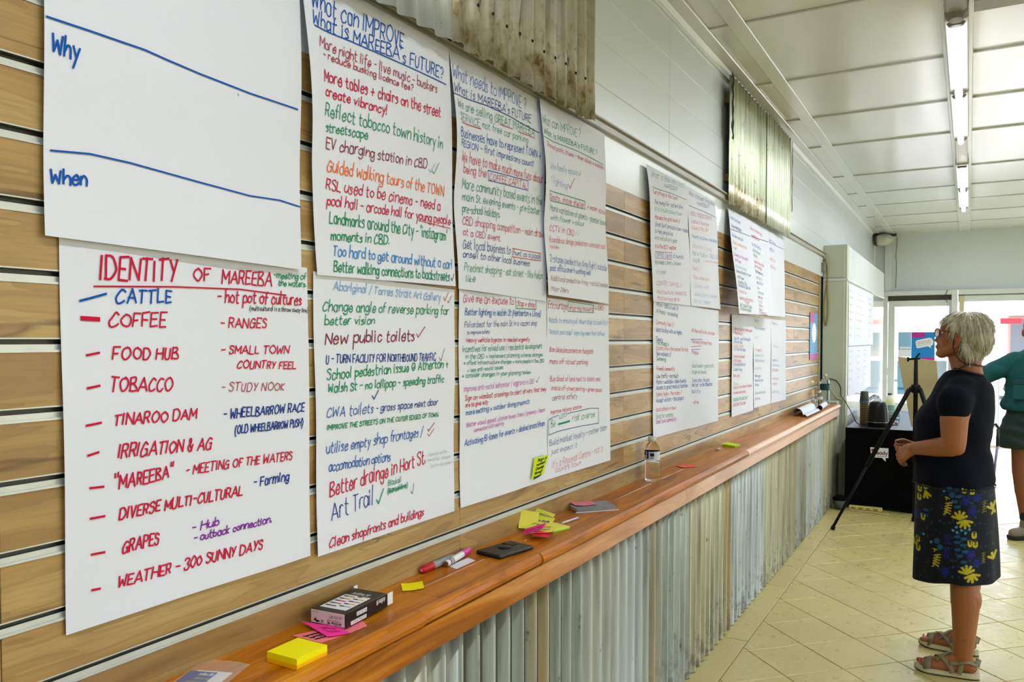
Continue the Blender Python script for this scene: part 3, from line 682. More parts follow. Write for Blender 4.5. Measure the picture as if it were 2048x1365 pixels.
# ================================================================== FLIPCHART SHEETS
class Sheet:
    """paper pinned to a wall plane; corners as (Y,Z) TL,TR,BR,BL; x0 top and x1 bottom stand-off"""
    def __init__(s, label, px, x0=.006, x1=.008, wob=.003, plane=0.0, group='flipchart sheets on the slatwall', nm='flipchart_sheet', cat='paper sheet', mt=None, edge=0.0, belly=0.0):
        s.x0, s.x1, s.wob, s.plane, s.edge, s.belly = x0+plane, x1+plane, wob, plane, edge, belly
        xs = (s.x0, s.x0, s.x1, s.x1); s.c = []
        for (a, b), x in zip(px, xs):
            if isinstance(a, str) and a[0] == '@': s.c.append((W(float(a[1:]), 250, 0, x).y, b))
            elif isinstance(a, str): s.c.append((float(a), b))
            else: q = W(a, b, 0, x); s.c.append((q.y, q.z))
        s.zt = max(s.c[0][1], s.c[1][1]); s.zb = min(s.c[2][1], s.c[3][1]); s.yl = (s.c[0][0]+s.c[3][0])/2; s.yr = (s.c[1][0]+s.c[2][0])/2
        R = random.Random(label); s.ph = [R.uniform(0, 6) for _ in range(6)]; s.fr = [R.uniform(2.5, 6) for _ in range(3)]
        s.t = thing(nm, label, cat, (s.x0, s.yl, s.zb), group)
        mb = MB()
        def fn(u, v):
            v = 1-v
            tl, tr, br, bl_ = s.c
            y = (tl[0]*(1-u)+tr[0]*u)*(1-v)+(bl_[0]*(1-u)+br[0]*u)*v; z = (tl[1]*(1-u)+tr[1]*u)*(1-v)+(bl_[1]*(1-u)+br[1]*u)*v
            return (s.off(y, z), y, z)
        mb.grid(fn, 30, 26); mb.build('paper', mt or PAPER, s.t, True)
        s.lines = {}
    def off(s, y, z):
        v = min(1, max(0, (s.zt-z)/(s.zt-s.zb))); u = min(1, max(0, (y-s.yl)/(s.yr-s.yl)))
        x = s.x0+(s.x1-s.x0)*v+s.belly*math.sin(math.pi*v)
        x += s.wob*(math.sin(s.fr[0]*v*2+s.ph[0]+u*1.3)*.6+math.sin(s.fr[1]*u*1.6+s.ph[1]+v)*.5+math.sin((u+v)*s.fr[2]+s.ph[2])*.4)
        x += s.edge*max(0, .12-u)/.12*math.sin(math.pi*min(1, v*1.6))
        return max(x, s.plane+.002)
    def to3(s, y, z): return (s.off(y, z)+.0016, y, z)
    def wy(s, px, py):
        q = W(px, py, 0, s.x0); 
        for _ in range(2): q = W(px, py, 0, s.off(q.y, q.z)+.001)
        return (q.y, q.z)
    def sc(s, px, py):     # metres per photo pixel there
        q = W(px, py, 0, s.x0); d = (q.x-CAM[0])*FW[0]+(q.y-CAM[1])*FW[1]+(q.z-CAM[2])*FW[2]; return d/FPX
    def write(s, col, x0, y0, x1, y1, h, text, w_=None, sl=.10, jit=.5):
        A = s.wy(x0, y0); B = s.wy(x1, y1); k = s.sc(x0, y0)
        mb = MB(); wd = (w_ or 2.1)*.001*(1 if k < .0013 else 1)
        textline(mb, text, A, B, h*k*1.08, wd*(1.15 if k < .0012 else 1.0), s.to3, jit, sl)
        mb.build('written_line', INK[col], s.t)
    def draw(s, col, pts, w_=2.2, name='drawn_line'):
        mb = MB(); P = [s.wy(*p) for p in pts]; Q = []
        for a, b in zip(P[:-1], P[1:]):
            n = max(1, int(math.hypot(b[0]-a[0], b[1]-a[1])/.03))
            Q += [(a[0]+(b[0]-a[0])*i/n, a[1]+(b[1]-a[1])*i/n) for i in range(n)]
        Q.append(P[-1]); ribbon(mb, Q, w_*.00125, s.to3); mb.build(name, INK[col], s.t)
    def tick(s, col, x, y, sz=1.0): s.draw(col, [(x-5*sz, y-8*sz), (x, y), (x+9*sz, y-22*sz)], 1.4, 'tick_mark')
    def uv(s, u, v):
        tl, tr, br, bl_ = s.c
        return ((tl[0]*(1-u)+tr[0]*u)*(1-v)+(bl_[0]*(1-u)+br[0]*u)*v, (tl[1]*(1-u)+tr[1]*u)*(1-v)+(bl_[1]*(1-u)+br[1]*u)*v)
    def rows(s, items, h=.014, w_=2.0):
        for it in items:
            v, col, text = it[:3]; u0, u1 = it[3] if len(it) > 3 else (.07, min(.93, .12+.024*len(text)))
            A = s.uv(u0, v); B = s.uv(u1, v+.012)
            mb = MB(); textline(mb, text, A, B, h*1.1*(it[4] if len(it) > 4 else 1), w_*.00105, s.to3); mb.build('written_line', INK[col], s.t)
def ml(S, data):
    for L in data.strip().split('\n'):
        f = L.split('|')
        n = [float(v) for v in f[1].split()]
        if f[0][0] == '*': S.draw(f[0][1:], list(zip(n[1::2], n[2::2])), n[0])
        elif f[0][0] == 't': S.tick(f[0][1:], *n)
        else: S.write(f[0], *n[:5], f[2], n[5] if len(n) > 5 else None)

S2 = Sheet('sheet headed IDENTITY OF MAREEBA, lower left in red marker', [(119, 474), (615, 536), (620, 1112), (133, 1272)], .005, .007, .0025)
ml(S2, '''
red|200 556 352 562 42 3.4|IDENTITY
red|387 562 419 561 22 2.8|OF
red|444 566 543 572 24 2.6|MAREEBA
*red|2.2 188 573 350 574 480 579 572 591
green|547 556 611 560 11 1.6|-meeting of
green|557 571 612 574 10 1.6|the waters.
blue|232 607 342 604 24 2.8|CATTLE
*blue|3 160 602 180 597 212 588
red|218 655 332 652 26 2.6|COFFEE
*red|6 164 637 197 639
red|225 719 356 717 22 2.6|FOOD HUB
*red|3 173 711 198 706
red|220 784 344 781 25 2.6|TOBACCO
*red|3 175 777 199 772
red|228 852 392 838 20 2.6|TINAROO DAM
*red|3 173 852 202 846
red|236 916 422 899 24 2.6|IRRIGATION & AG
*red|3 176 912 197 905
red|228 980 345 955 24 2.6|"MAREEBA"
red|372 950 583 919 17 2.2|- MEETING OF THE WATERS
*red|3 180 977 207 974
red|238 1039 484 991 20 2.6|DIVERSE MULTI-CULTURAL
navy|507 975 577 961 17 2.2|- Farming
*red|3 181 1038 209 1033
red|245 1107 316 1089 22 2.6|GRAPES
purple|384 1064 437 1051 15 2|- Hub
purple|388 1084 543 1045 13 2|- outback connection.
*red|3 183 1110 209 1105
red|236 1176 524 1099 20 2.6|WEATHER - 300 SUNNY DAYS
*red|3 184 1181 200 1178
red|435 604 602 610 21 2.4|- hot pot of cultures
black|499 621 615 625 8 1|(multicultural is a throw away line)
red|441 655 532 656 18 2.2|- RANGES
red|442 708 577 707 15 2.2|- SMALL TOWN
red|474 737 591 738 14 2.2|COUNTRY FEEL
brick|443 783 568 781 15 1.5|- STUDY NOOK
navy|447 838 608 823 17 2.2|- WHEELBARROW RACE
navy|470 868 605 853 14 2|(OLD WHEELBARROW PUSH)''')
S1 = Sheet('mostly blank sheet with Why and When in blue marker, upper left', [(88, -185), (598, -25), (602, 540), (91, 471)], .010, .014, .004)
ml(S1, '''
blue|104 104 157 120 36 3|Why
blue|102 366 174 370 24 3|When
*blue|2.6 93 33 180 62 290 100 330 118 400 148 500 187 595 219
*blue|2.4 101 301 180 308 260 326 400 365 500 392 560 401 600 414
*grey|1 476 187 477 192''')
S4 = Sheet('lower sheet beginning Aboriginal Art Gallery and ending Clean shopfronts, second column', [(626, 543), (910, 580), (909, 1023), (634, 1114)], .005, .007, .0025)
ml(S4, '''
pale|667 580 881 602 15 1.7|Aboriginal / Torres Strait Art Gallery
*brick|1.4 887 594 890 602 897 585
*brick|1.4 895 602 897 606 903 592
green|645 622 897 630 18 2|Change angle of reverse parking for
green|649 650 749 648 15 2|better vision
maroon|651 688 828 681 21 2.6|New public toilets
*brick|1.8 833 668 836 675 850 654
navy|652 727 871 721 15 2|U - TURN FACILITY FOR NORTHBOUND TRAFFIC
*grey|1.3 878 715 882 722 889 698
green|654 760 896 735 18 2.2|School pedestrian issue @ Atherton +
green|656 785 887 765 15 2.2|Walsh St - no lollipop - speeding traffic
*navy|2 744 792 748 799 757 781
blue|653 836 746 826 18 1.7|CWA toilets
navy|752 824 875 810 12 1.8|- grass space next door
green|654 861 877 833 9 1.8|IMPROVE THE STREETS ON THE OUTER EDGES OF TOWN.
blue|652 908 845 872 18 1.8|utilise empty shop frontages /
*brick|1.5 855 858 857 863 869 846
*brick|1.3 855 868 858 873 868 858
blue|657 944 780 922 17 1.8|accomodation options
red|660 995 851 927 26 2.6|Better drainge in Hort St.
navy|663 1042 747 1008 30 2|Art Trail
*green|2.2 753 1000 757 1008 767 978
green|775 988 815 975 9 1.8|(Barcaldine)
green|776 972 802 965 9 1.4|Blackall
*green|1.8 777 984 812 972
*grey|1.3 821 983 825 988 828 968
faint|857 913 893 906 6 1|from lots of the
faint|855 924 900 916 6 1|smaller shops
faint|860 936 905 927 6 1|Sports etc event
red|659 1096 847 1031 16 2.4|Clean shopfronts and buildings''')
S3 = Sheet('upper sheet in the second column headed with a double blue question', [('@601', 2.27), ('@900', 2.27), (911, 573), (637, 550)], .016, .016, .004, edge=.012)
ml(S3, '''
blue|624 12 807 97 33 2.4|What can IMPROVE
blue|626 45 886 158 26 2.4|What is MAREEBA's FUTURE?
*blue|2.2 629 50 700 82 800 126 892 169
brick|640 92 874 186 18 1.9|More night life - live music - buskers
brick|647 114 826 183 13 1.8|- reduce busking licence fee?
red|649 161 881 235 21 2.4|More tables + chairs on the street
red|651 190 774 229 16 2.4|create vibrancy!
green|651 231 885 297 23 2|Reflect tobacco town history in
green|652 262 735 278 16 2|streetscape
maroon|652 296 854 338 19 2|EV charging station in CBD
*pale|1.2 857 338 861 345 870 328
*green|1.4 864 342 868 348 878 326
orange|654 342 887 392 22 2.2|Guided walking tours of the TOWN
red|652 378 880 421 20 2.2|RSL used to be cinema - need a
red|654 410 900 450 17 2.2|pool hall - arcade hall for young people
*red|1.4 836 441 900 457
*grey|1 902 444 904 448 908 438
green|659 446 894 481 21 2.2|Landmarks around the City - 'instagram'
green|662 480 779 489 17 2.2|moments in CBD.
sky|666 511 904 538 19 2.4|Too hard to get around without a car!
green|668 543 899 562 19 2.2|Better walking connections to backstreets
*navy|1.6 902 556 904 562 908 548''')
S6 = Sheet('lower sheet in the third column with a green box round stop and shop', [(917, 579), (1094, 603), (1095, 960), (922, 1017)], .005, .007, .0025)
ml(S6, '''
red|926 604 1027 610 15 1.9|Give me an excuse to
red|1034 612 1069 615 10 1.7|Stop + shop
*green|1.8 1031 594 1072 599 1072 619 1032 617 1031 594
blue|930 630 1081 633 11 1.9|Better lighting in Walsh St (Herberton > Lloyd)
navy|929 655 1074 651 10 1.4|Police beat for the main St in a vacant shop
navy|934 669 979 667 6 1.3|to improve safety
red|932 685 1059 683 8 1.7|Heavy vehicle bypass is needed urgently
green|925 705 1084 697 11 1.6|Incentives for mixed use / residential development
green|931 718 1085 713 8 1.5|in the CBD + implement planning scheme changes
green|927 730 1088 725 7 1.5|> offset infrastructure charges > more people in the CBD
green|935 745 1007 738 7 1.5|= less anti-social issues.
green|924 756 1061 748 8 1.6|> consider changes in your planning review
pink|928 784 1068 767 10 1.4|Improve anti-social behaviour / vagrants in CBD
*grey|1.2 1072 762 1074 765 1079 753
red|930 802 1092 782 9 1.7|Sign on wombat crossings to alert drivers that they
red|931 815 976 808 8 1.7|are to give way
blue|932 831 1059 807 9 1.8|more seating + outdoor dining precincts
pink|933 855 1090 823 8 1.4|Better visual appeal, planter boxes, trees / greenery / decor
pink|948 865 1007 850 7 1.3|connected with seating
blue|929 893 1089 851 11 1.9|Activating Bi-lanes for events + decked areas/shops''')
S5 = Sheet('upper sheet in the third column with COFFEE CAPITAL boxed in blue', [('@900', 2.27), ('@1086', 2.27), (1094, 603), (917, 578)], .013, .013, .004, edge=.012)
ml(S5, '''
blue|906 153 1052 219 23 1.8|What needs to IMPROVE ?
navy|909 181 1062 246 16 1.9|What is MAREEBA's FUTURE
*navy|1.8 908 186 975 212 1020 233 1078 266
green|916 213 1069 272 16 1.7|We are selling GREAT MAREEBA
*red|1.5 1000 249 1025 258
*red|1.5 1036 263 1069 276
green|921 238 1056 287 13 1.5|SERVICE not free car parking
*red|1.7 924 244 962 258
blue|922 271 1081 317 16 2|Businesses have to represent TOWN +
blue|923 291 1067 334 12 1.9|REGION - first impressions count!
red|924 321 1085 367 17 1.8|We have to make much more fuss about
red|927 345 972 355 15 1.8|being the
red|979 360 1054 378 13 1.7|COFFEE CAPITAL
*blue|1.7 976 341 1056 362 1056 381 977 361 976 341
green|924 376 1084 411 18 1.9|More community based events in the
green|925 400 1085 430 14 1.8|main St evening events - pre-Easter -
green|925 424 1000 436 14 1.8|pre-school holidays.
red|925 449 1086 475 15 1.7|CBD shopping competition - main draw
red|926 470 1002 483 12 1.7|at a CBD event.
navy|926 497 1021 509 17 1.8|Get local business to
navy|1027 510 1080 518 9 1.6|hunt as a pack
*red|1.6 1025 497 1081 507 1081 522 1025 514 1025 497
navy|926 514 1059 533 12 1.8|onsell to other local business
green|929 542 1085 558 14 1.6|Precinct shopping - eat street - like helps
green|932 564 950 564 11 1.7|like''')
S8 = Sheet('lower sheet in the fourth column with a navy box round Be LESS risk averse', [(1094, 596), (1217, 612), (1220, 921), (1095, 960)], .005, .007, .0025)
ml(S8, '''
red|1096 616 1134 620 13 1.6|Encourage
red|1138 621 1186 623 8 1.5|shop-top housing
*green|1.6 1136 603 1187 611 1187 626 1136 623 1136 603
red|1190 620 1207 621 7 1.5|+ CBD
pale|1098 645 1215 650 9 1.6|Roads to ensure pull down step to look first
pale|1098 668 1209 672 8 1.6|"Watch your step" signs (eg near Post Office)
red|1099 704 1186 708 9 1.6|Ban bikes/escooters on footpath
red|1099 728 1175 729 9 1.6|more off-street parking
red|1100 763 1200 763 9 1.5|Buy block of land next to toilets and
red|1102 780 1203 784 8 1.5|create off-street parking + green space
maroon|1104 801 1154 797 9 1.5|central safety
red|1101 829 1163 817 7 1.6|Improve railway station
*navy|1.6 1097 841 1104 836 1117 831
*navy|1.6 1134 828 1180 817 1197 817 1197 847 1160 853 1120 862 1097 871 1097 841
green|1102 856 1110 853 14 1.7|Be
green|1119 838 1133 833 7 1.5|LESS
*green|5 1117 849 1139 843
green|1144 843 1189 834 11 1.7|risk averse
navy|1099 893 1213 860 11 1.5|Build market loyalty - rather than
navy|1102 910 1154 895 9 1.4|just expect it
salmon|1104 938 1205 903 13 1.4|It's a Regional Centre - not a
salmon|1110 946 1161 930 9 1.4|country town''')
S7 = Sheet('upper sheet in the fourth column headed in green marker with red and blue notes', [('@1080', 2.27), ('@1209', 2.27), (1218, 608), (1096, 590)], .022, .028, .004, edge=.012)
ml(S7, '''
green|1085 245 1161 276 16 1.5|What can IMPROVE ?
green|1089 266 1194 311 10 1.9|What is MAREEBA's FUTURE ?
*green|1.4 1087 272 1150 300 1207 330
red|1094 291 1208 340 8 1.4|Shared path, trees - then bikes + scooters
pale|1100 336 1156 351 10 1.4|Safe family spaces
*red|1.2 1158 347 1159 352 1161 344
pale|1101 362 1134 378 11 1.4|^ lighting
*red|1.5 1136 368 1140 377 1149 357
red|1101 398 1168 416 10 1.6|Seats, shade shelter
*green|1.7 1100 381 1170 403 1170 419 1101 401 1100 381
red|1174 416 1213 431 8 1.5|+ water station
green|1100 421 1213 452 11 1.6|More variation of plants - planter boxes
green|1101 439 1168 453 9 1.5|with flower + colour
red|1099 461 1148 472 11 1.5|CCTV in CBD
*fblue|1 1151 470 1153 465
*fblue|1 1155 471 1158 466
fred|1099 484 1210 498 10 1.6|Roundabout design, pedestrian + consistent road
fred|1100 497 1118 498 7 1.4|review
blue|1100 523 1213 542 12 1.5|2-stage pedestrian Xing (light) outside
blue|1100 541 1181 551 10 1.7|post office aren't working well
brown|1101 561 1215 575 9 1.3|Additional pedestrian X-ing - not but needed
brown|1102 581 1138 586 8 1.3|Major Zebra.''')
S11 = Sheet('lower sheet farther along, left of the pair below the green headed sheet', [(1306, 600), (1379, 612), (1379, 857), (1306, 877)], .005, .007, .002)
S11.rows([(.04, 'fblue', 'Walsh - BBQ is well lit'), (.09, 'fblue', 'Al fresco - no smoking'), (.17, 'fred', 'Community feel ///'), (.225, 'blue', 'Want to stay with us nights'), (.29, 'navy', 'Feels'), (.32, 'green', 'The streets x', (.07, .4)),
  (.36, 'fred', 'Country life is the coolest for kids'), (.40, 'blue', 'New markets //'), (.435, 'green', 'Swimming'), (.51, 'red', 'Friendly community'), (.565, 'black', 'Low traffic - not much'), (.61, 'blue', 'Parks = walkable + bike friendly'), (.65, 'blue', 'Access to great medical facilities'),
  (.70, 'fred', 'Family feels + the rodeo /'), (.745, 'blue', 'Accept visitors - the airport'), (.81, 'fred', 'Good schools in town'), (.86, 'fgreen', 'Good for camping'), (.90, 'pink', 'Small town community')], .016, 2.0)
S12 = Sheet('lower sheet with a pink note near its middle, right of the pair', [(1379, 612), (1437, 622), (1436, 842), (1379, 858)], .006, .007, .002)
S12.rows([(.21, 'fred', 'All the stuff to do + the lake'), (.30, 'fred', 'The lovely old shop fronts'), (.385, 'fred', 'People'), (.50, 'fgreen', 'Good location - great traffic'), (.55, 'fgreen', 'to get out towards'), (.62, 'fblue', 'Scenic sites + the dams'), (.66, 'blue', 'Not hot - as the tablelands'), (.71, 'blue', 'but it is'), (.80, 'pink', '- drink')], .016, 2.0)
S12.draw('fblue', [(1381, 679), (1404, 679)]); S12.draw('fred', [(1383, 694), (1402, 692)]); S12.draw('fblue', [(1383, 700), (1400, 699)])
S9 = Sheet('upper sheet with green heading farther along, left of a pair', [('@1293', 2.25), ('@1375', 2.25), (1383, 612), (1307, 603)], .014, .014, .003, edge=.01)
ml(S9, '''
green|1303 353 1369 376 11 1.4|What is the very best
green|1328 375 1355 382 7 1.6|MAREEBA?
*green|1.4 1304 373 1345 388 1373 400
red|1306 386 1355 401 7 1.5|Everything in the town!
navy|1309 407 1365 418 7 1.6|The young life - active & alive
fgreen|1310 421 1363 432 7 1.5|It is a multi-cultural town
red|1310 438 1360 446 7 1.5|Mareeba has great events //
blue|1310 452 1376 466 8 1.6|Great Govt services in town - needed
blue|1310 465 1345 472 7 1.6|to help people live
green|1310 479 1354 486 7 1.4|Arts and culture is great
red|1310 496 1352 500 7 1.7|It is the BEST weather
blue|1310 513 1367 518 7 1.6|COFFEE Capital of Australia
*red|1.4 1310 503 1344 506
*red|1.4 1310 516 1344 519
green|1310 528 1361 531 7 1.6|Mareeba Library Gardens
fgreen|1313 548 1331 549 8 1.3|It is Home!
red|1313 570 1363 575 8 1.2|COUNTRY TOWN FEEL //
red|1314 587 1372 592 7 1.3|Multicultural MARKETS
red|1314 600 1359 604 7 1.4|Motocross BMX''')
S10 = Sheet('upper sheet with blue heading and faint notes, right of a pair', [('@1375', 2.25), ('@1432', 2.25), (1441, 619), (1383, 612)], .014, .012, .003)
ml(S10, '''
navy|1378 390 1429 412 8 1.4|What is the best thing about
navy|1394 410 1417 417 6 1.4|MAREEBA?
*navy|1.4 1378 411 1405 422 1433 436
fred|1381 430 1424 441 7 1.7|WEEKLY RODEO EVENTS
fred|1383 445 1417 453 6 1.4|Location of the state
forange|1383 458 1416 463 7 1.6|Gateway to the Cape
sky|1384 475 1437 487 6 1.6|Proximity to Cairns + the tablelands
fred|1385 495 1423 504 6 1|COUNTRY LIVING
fblue|1385 510 1435 519 7 1.5|Rail in Public = TRUE LIFE
navy|1386 524 1399 526 7 1.4|is ALIVE
fred|1410 524 1439 528 4 1|we have a museum
fred|1385 541 1402 543 8 1.1|Smelly /
forange|1386 558 1419 562 6 1.6|The waterways
pale|1390 576 1418 578 7 1.2|Great water
pale|1388 592 1433 597 7 1.2|Walkable to shops
pale|1388 605 1421 609 7 1.2|to all needs''')
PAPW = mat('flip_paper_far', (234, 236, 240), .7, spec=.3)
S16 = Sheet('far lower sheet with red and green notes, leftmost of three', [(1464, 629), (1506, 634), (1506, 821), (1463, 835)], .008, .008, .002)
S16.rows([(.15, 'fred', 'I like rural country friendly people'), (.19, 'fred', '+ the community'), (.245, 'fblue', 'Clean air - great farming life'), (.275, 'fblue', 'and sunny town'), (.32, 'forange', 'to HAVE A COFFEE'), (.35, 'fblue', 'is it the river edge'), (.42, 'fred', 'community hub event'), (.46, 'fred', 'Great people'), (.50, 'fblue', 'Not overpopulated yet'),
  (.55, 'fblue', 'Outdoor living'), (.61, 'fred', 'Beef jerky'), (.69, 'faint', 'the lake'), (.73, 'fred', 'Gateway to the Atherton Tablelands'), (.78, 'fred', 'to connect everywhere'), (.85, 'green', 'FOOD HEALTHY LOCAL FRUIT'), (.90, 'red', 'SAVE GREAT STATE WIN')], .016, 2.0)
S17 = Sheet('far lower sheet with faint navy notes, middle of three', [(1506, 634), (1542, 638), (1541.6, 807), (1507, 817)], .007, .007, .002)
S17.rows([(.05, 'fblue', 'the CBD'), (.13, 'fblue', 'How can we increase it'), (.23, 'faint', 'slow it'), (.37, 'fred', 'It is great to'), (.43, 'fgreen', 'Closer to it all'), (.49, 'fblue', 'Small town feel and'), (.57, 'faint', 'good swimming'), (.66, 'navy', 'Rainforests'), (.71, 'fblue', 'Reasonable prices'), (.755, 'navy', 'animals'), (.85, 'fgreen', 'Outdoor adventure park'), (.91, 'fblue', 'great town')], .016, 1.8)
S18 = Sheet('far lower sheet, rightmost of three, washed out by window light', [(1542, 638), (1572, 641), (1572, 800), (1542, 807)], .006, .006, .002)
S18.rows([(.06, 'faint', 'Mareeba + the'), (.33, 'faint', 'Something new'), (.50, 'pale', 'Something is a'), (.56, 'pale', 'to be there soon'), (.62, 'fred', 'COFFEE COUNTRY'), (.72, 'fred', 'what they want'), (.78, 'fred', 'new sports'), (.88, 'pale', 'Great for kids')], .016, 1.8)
S15 = Sheet('far upper sheet with two red notes, rightmost of three hanging sheets', [('5.62', 2.25), ('6.18', 2.25), ('6.20', 1.668), ('5.60', 1.662)], .014, .028, .003)
S15.rows([(.13, 'fblue', 'What is the best'), (.23, 'fblue', 'in MAREEBA??'), (.34, 'fred', 'Friendly town'), (.43, 'fred', 'Good lifestyle')], .02, 1.8); S15.draw('fblue', [(1538, 485), (1568, 499)])
S14 = Sheet('far upper sheet leaning off the wall, middle of three', [('5.06', 2.25), ('5.64', 2.25), ('5.57', 1.662), ('5.06', 1.655)], .014, .075, .003)
S14.rows([(.10, 'fred', 'What is the best thing'), (.18, 'red', 'to MAREEBA now?'), (.27, 'blue', 'Its the lifestyle'), (.33, 'green', 'Local producers'), (.38, 'green', 'markets'), (.45, 'red', 'Friends for the coffee'), (.495, 'red', 'Rodeo + the Rugby'), (.55, 'navy', 'in the Mareeba way'), (.61, 'fgreen', 'a lovely day out'), (.665, 'navy', 'access to it all'), (.72, 'fgreen', 'gardens'), (.77, 'fgreen', 'The wide streets'), (.82, 'red', 'Savannah way'), (.87, 'fgreen', 'Rail trail'), (.91, 'fred', 'the skybury'), (.95, 'navy', 'drag way'), (.985, 'fred', 'Mostly sunny days')], .017, 1.9)
S14.draw('black', [(1503, 473), (1536, 484)])
S13 = Sheet('far upper sheet leaning well off the wall, leftmost of three', [('4.60', 2.25), ('5.10', 2.25), ('5.03', 1.652), ('4.51', 1.645)], .014, .105, .003)
S13.rows([(.09, 'fblue', 'What is the best'), (.17, 'navy', 'thing in MAREEBA?'), (.26, 'blue', 'Its clean and safe'), (.33, 'forange', 'Close to rainforest and'), (.38, 'forange', 'reef'), (.45, 'pink', 'Diversity of the people'), (.50, 'pink', 'and food'), (.56, 'fcyan', 'The cool mornings'), (.61, 'black', 'Sense of history in town'), (.66, 'navy', 'small town'), (.71, 'grey', 'a healthy life'), (.745, 'navy', 'the road to Cape York'), (.80, 'fred', 'Festival fun'), (.865, 'fred', 'Breakfast at the markets'), (.895, 'fred', 'is best', (.3, .5)), (.935, 'green', 'BEST TOWN WITH LOVELY'), (.965, 'green', 'climate and people')], .016, 1.9)
S13.draw('grey', [(1461, 458), (1501, 473)])

# small sticky note on the third column sheet
def quad_note(name, label, cat, pts, mt, writes=(), group=None, thick=.0006, curl=0.0, parent=None):
    pass
NY = mat('neon_lime_paper', (206, 226, 20), .7, spec=.2)
sn = thing('sticky_note', 'lime green sticky note on the bottom corner of the third column sheet', 'sticky note', (.014, 2.28, 1.12))
P4 = [W(1069, 917, 0, .013), W(1098, 909, 0, .020), W(1087, 948, 0, .024), W(1063, 961, 0, .015)]
def nf(u, v):
    a = P4[0].lerp(P4[1], u); b = P4[3].lerp(P4[2], u); return a.lerp(b, 1-v)+Vector((.004*math.sin(math.pi*u), 0, 0))
mb = MB(); mb.grid(nf, 6, 6); mb.build('paper', NY, sn, True)
for k, tx in enumerate(('Sign at', 'wombat', 'Crossings', 'through', 'Denman Rd')):
    mb = MB(); v = .88-k*.2
    textline(mb, tx, (.2-.02*k, v-.08), (.85-.05*k, v-.06), .12, .028, lambda u, vv: nf(u, vv)+Vector((.0012, 0, 0))); mb.build('written_line', INK['black'], sn)

# papers on the gloss board of the boxed return
PB = .212
lab = ['first', 'second', 'third']
for k, (a, b) in enumerate(((8.26, 8.80), (8.80, 9.98), (9.98, 10.52))):
    S = Sheet('washed out sheet in the upper row on the gloss board, %s from the pillar' % lab[k], [(str(a), 2.04), (str(b), 2.04), (str(b), 1.44), (str(a), 1.44)], .002, .004, .0006, PB, 'sheets on the gloss board')
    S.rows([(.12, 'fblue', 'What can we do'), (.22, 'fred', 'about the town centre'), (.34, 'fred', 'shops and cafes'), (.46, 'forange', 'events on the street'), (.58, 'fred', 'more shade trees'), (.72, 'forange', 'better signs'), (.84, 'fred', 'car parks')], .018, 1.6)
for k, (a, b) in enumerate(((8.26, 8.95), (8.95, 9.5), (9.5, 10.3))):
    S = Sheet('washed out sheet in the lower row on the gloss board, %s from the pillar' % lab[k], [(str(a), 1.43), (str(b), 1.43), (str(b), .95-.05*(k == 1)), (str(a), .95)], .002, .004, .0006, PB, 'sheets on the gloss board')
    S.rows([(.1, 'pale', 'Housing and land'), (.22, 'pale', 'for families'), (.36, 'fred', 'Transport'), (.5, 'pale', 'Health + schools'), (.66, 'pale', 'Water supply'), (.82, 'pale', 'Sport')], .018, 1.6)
# far poster on the slatwall
BLP = mat('poster_blue', (70, 150, 214), .4); MAG = mat('poster_magenta', (190, 30, 150), .4); WHP = mat('poster_white', (236, 240, 246), .5); LBP = mat('poster_pale', (150, 196, 236), .4)
po = thing('poster', 'narrow looking pink and blue poster at the far end of the slatwall', 'poster', (.006, 7.5, 1.3))
yA, yB_, zA, zB = 7.41, 7.80, 1.32, 1.74
MB().box(.004, .006, yA, yB_, zA, zB).build('sheet', BLP, po)
MB().box(.006, .0066, yA, yA+.2, zB-.09, zB).build('heading_block', MAG, po)
MB().box(.006, .0066, yA, yB_, zA, zA+.05).build('footer_block', MAG, po)
mb = MB(); mb.lathe([(0.0001, 0), (.12, 0), (.12, .0008), (.0001, .0008)], 24, Matrix.Translation((.006, 7.62, 1.56)) @ Matrix.Rotation(math.pi/2, 4, 'Y') @ Matrix.Scale(.75, 4, (1, 0, 0))); mb.build('speech_bubble', WHP, po)
# ================================================================== THINGS ON THE LEDGE
ZL = ZS+.0003
def base3(L, F, R, z=ZL):
    """frame of a box from the photo pixels of three base corners (left, front, right)"""
    l, f, r = W(*L, 2, z), W(*F, 2, z), W(*R, 2, z); e1 = l-f; e2 = r-f; a, b = e1.length, e2.length
    u = e2.normalized(); v = Vector((-u.y, u.x, 0)); v = v if v.dot(e1) > 0 else -v
    u2 = e1.normalized(); m_ = Vector((u2.y, -u2.x, 0)); m_ = m_ if m_.dot(e2) > 0 else -m_; u = (u+m_).normalized(); v = Vector((-u.y, u.x, 0)); v = v if v.dot(e1) > 0 else -v
    M = Matrix(((u.x, v.x, 0, f.x), (u.y, v.y, 0, f.y), (0, 0, 1, z), (0, 0, 0, 1))); return M, b, a
def note_patch(mb, pts, z, bow=0.0, n=6, lift=(0, 0, 0, 0), thick=0):
    """paper quad from pixels on the ledge; pts TL,TR,BR,BL"""
    P = [W(a, b, 2, z) for a, b in pts]; P = [p+Vector((0, 0, l)) for p, l in zip(P, lift)]
    def fn(u, v):
        a = P[0].lerp(P[1], u); b = P[3].lerp(P[2], u); return a.lerp(b, v)+Vector((0, 0, bow*(2*u-1)**2))
    mb.grid(fn, n, n); return fn
YEL = mat('yellow_note', (250, 236, 4), .7, spec=.2); ORY = mat('amber_note', (252, 190, 0), .7, spec=.2)
PNK = mat('hot_pink_note', (250, 60, 160), .7, spec=.2); SAL = mat('salmon_note', (250, 130, 136), .7, spec=.2); PYE = mat('pale_yellow_note', (238, 232, 96), .7, spec=.2)
WCARD = mat('white_card', (232, 232, 236), .6); BOXB = mat('box_black', (14, 14, 16), .3); PINKR = mat('box_end_white', (226, 214, 222), .4)
c_ = W(594, 1310, 2, ZS)
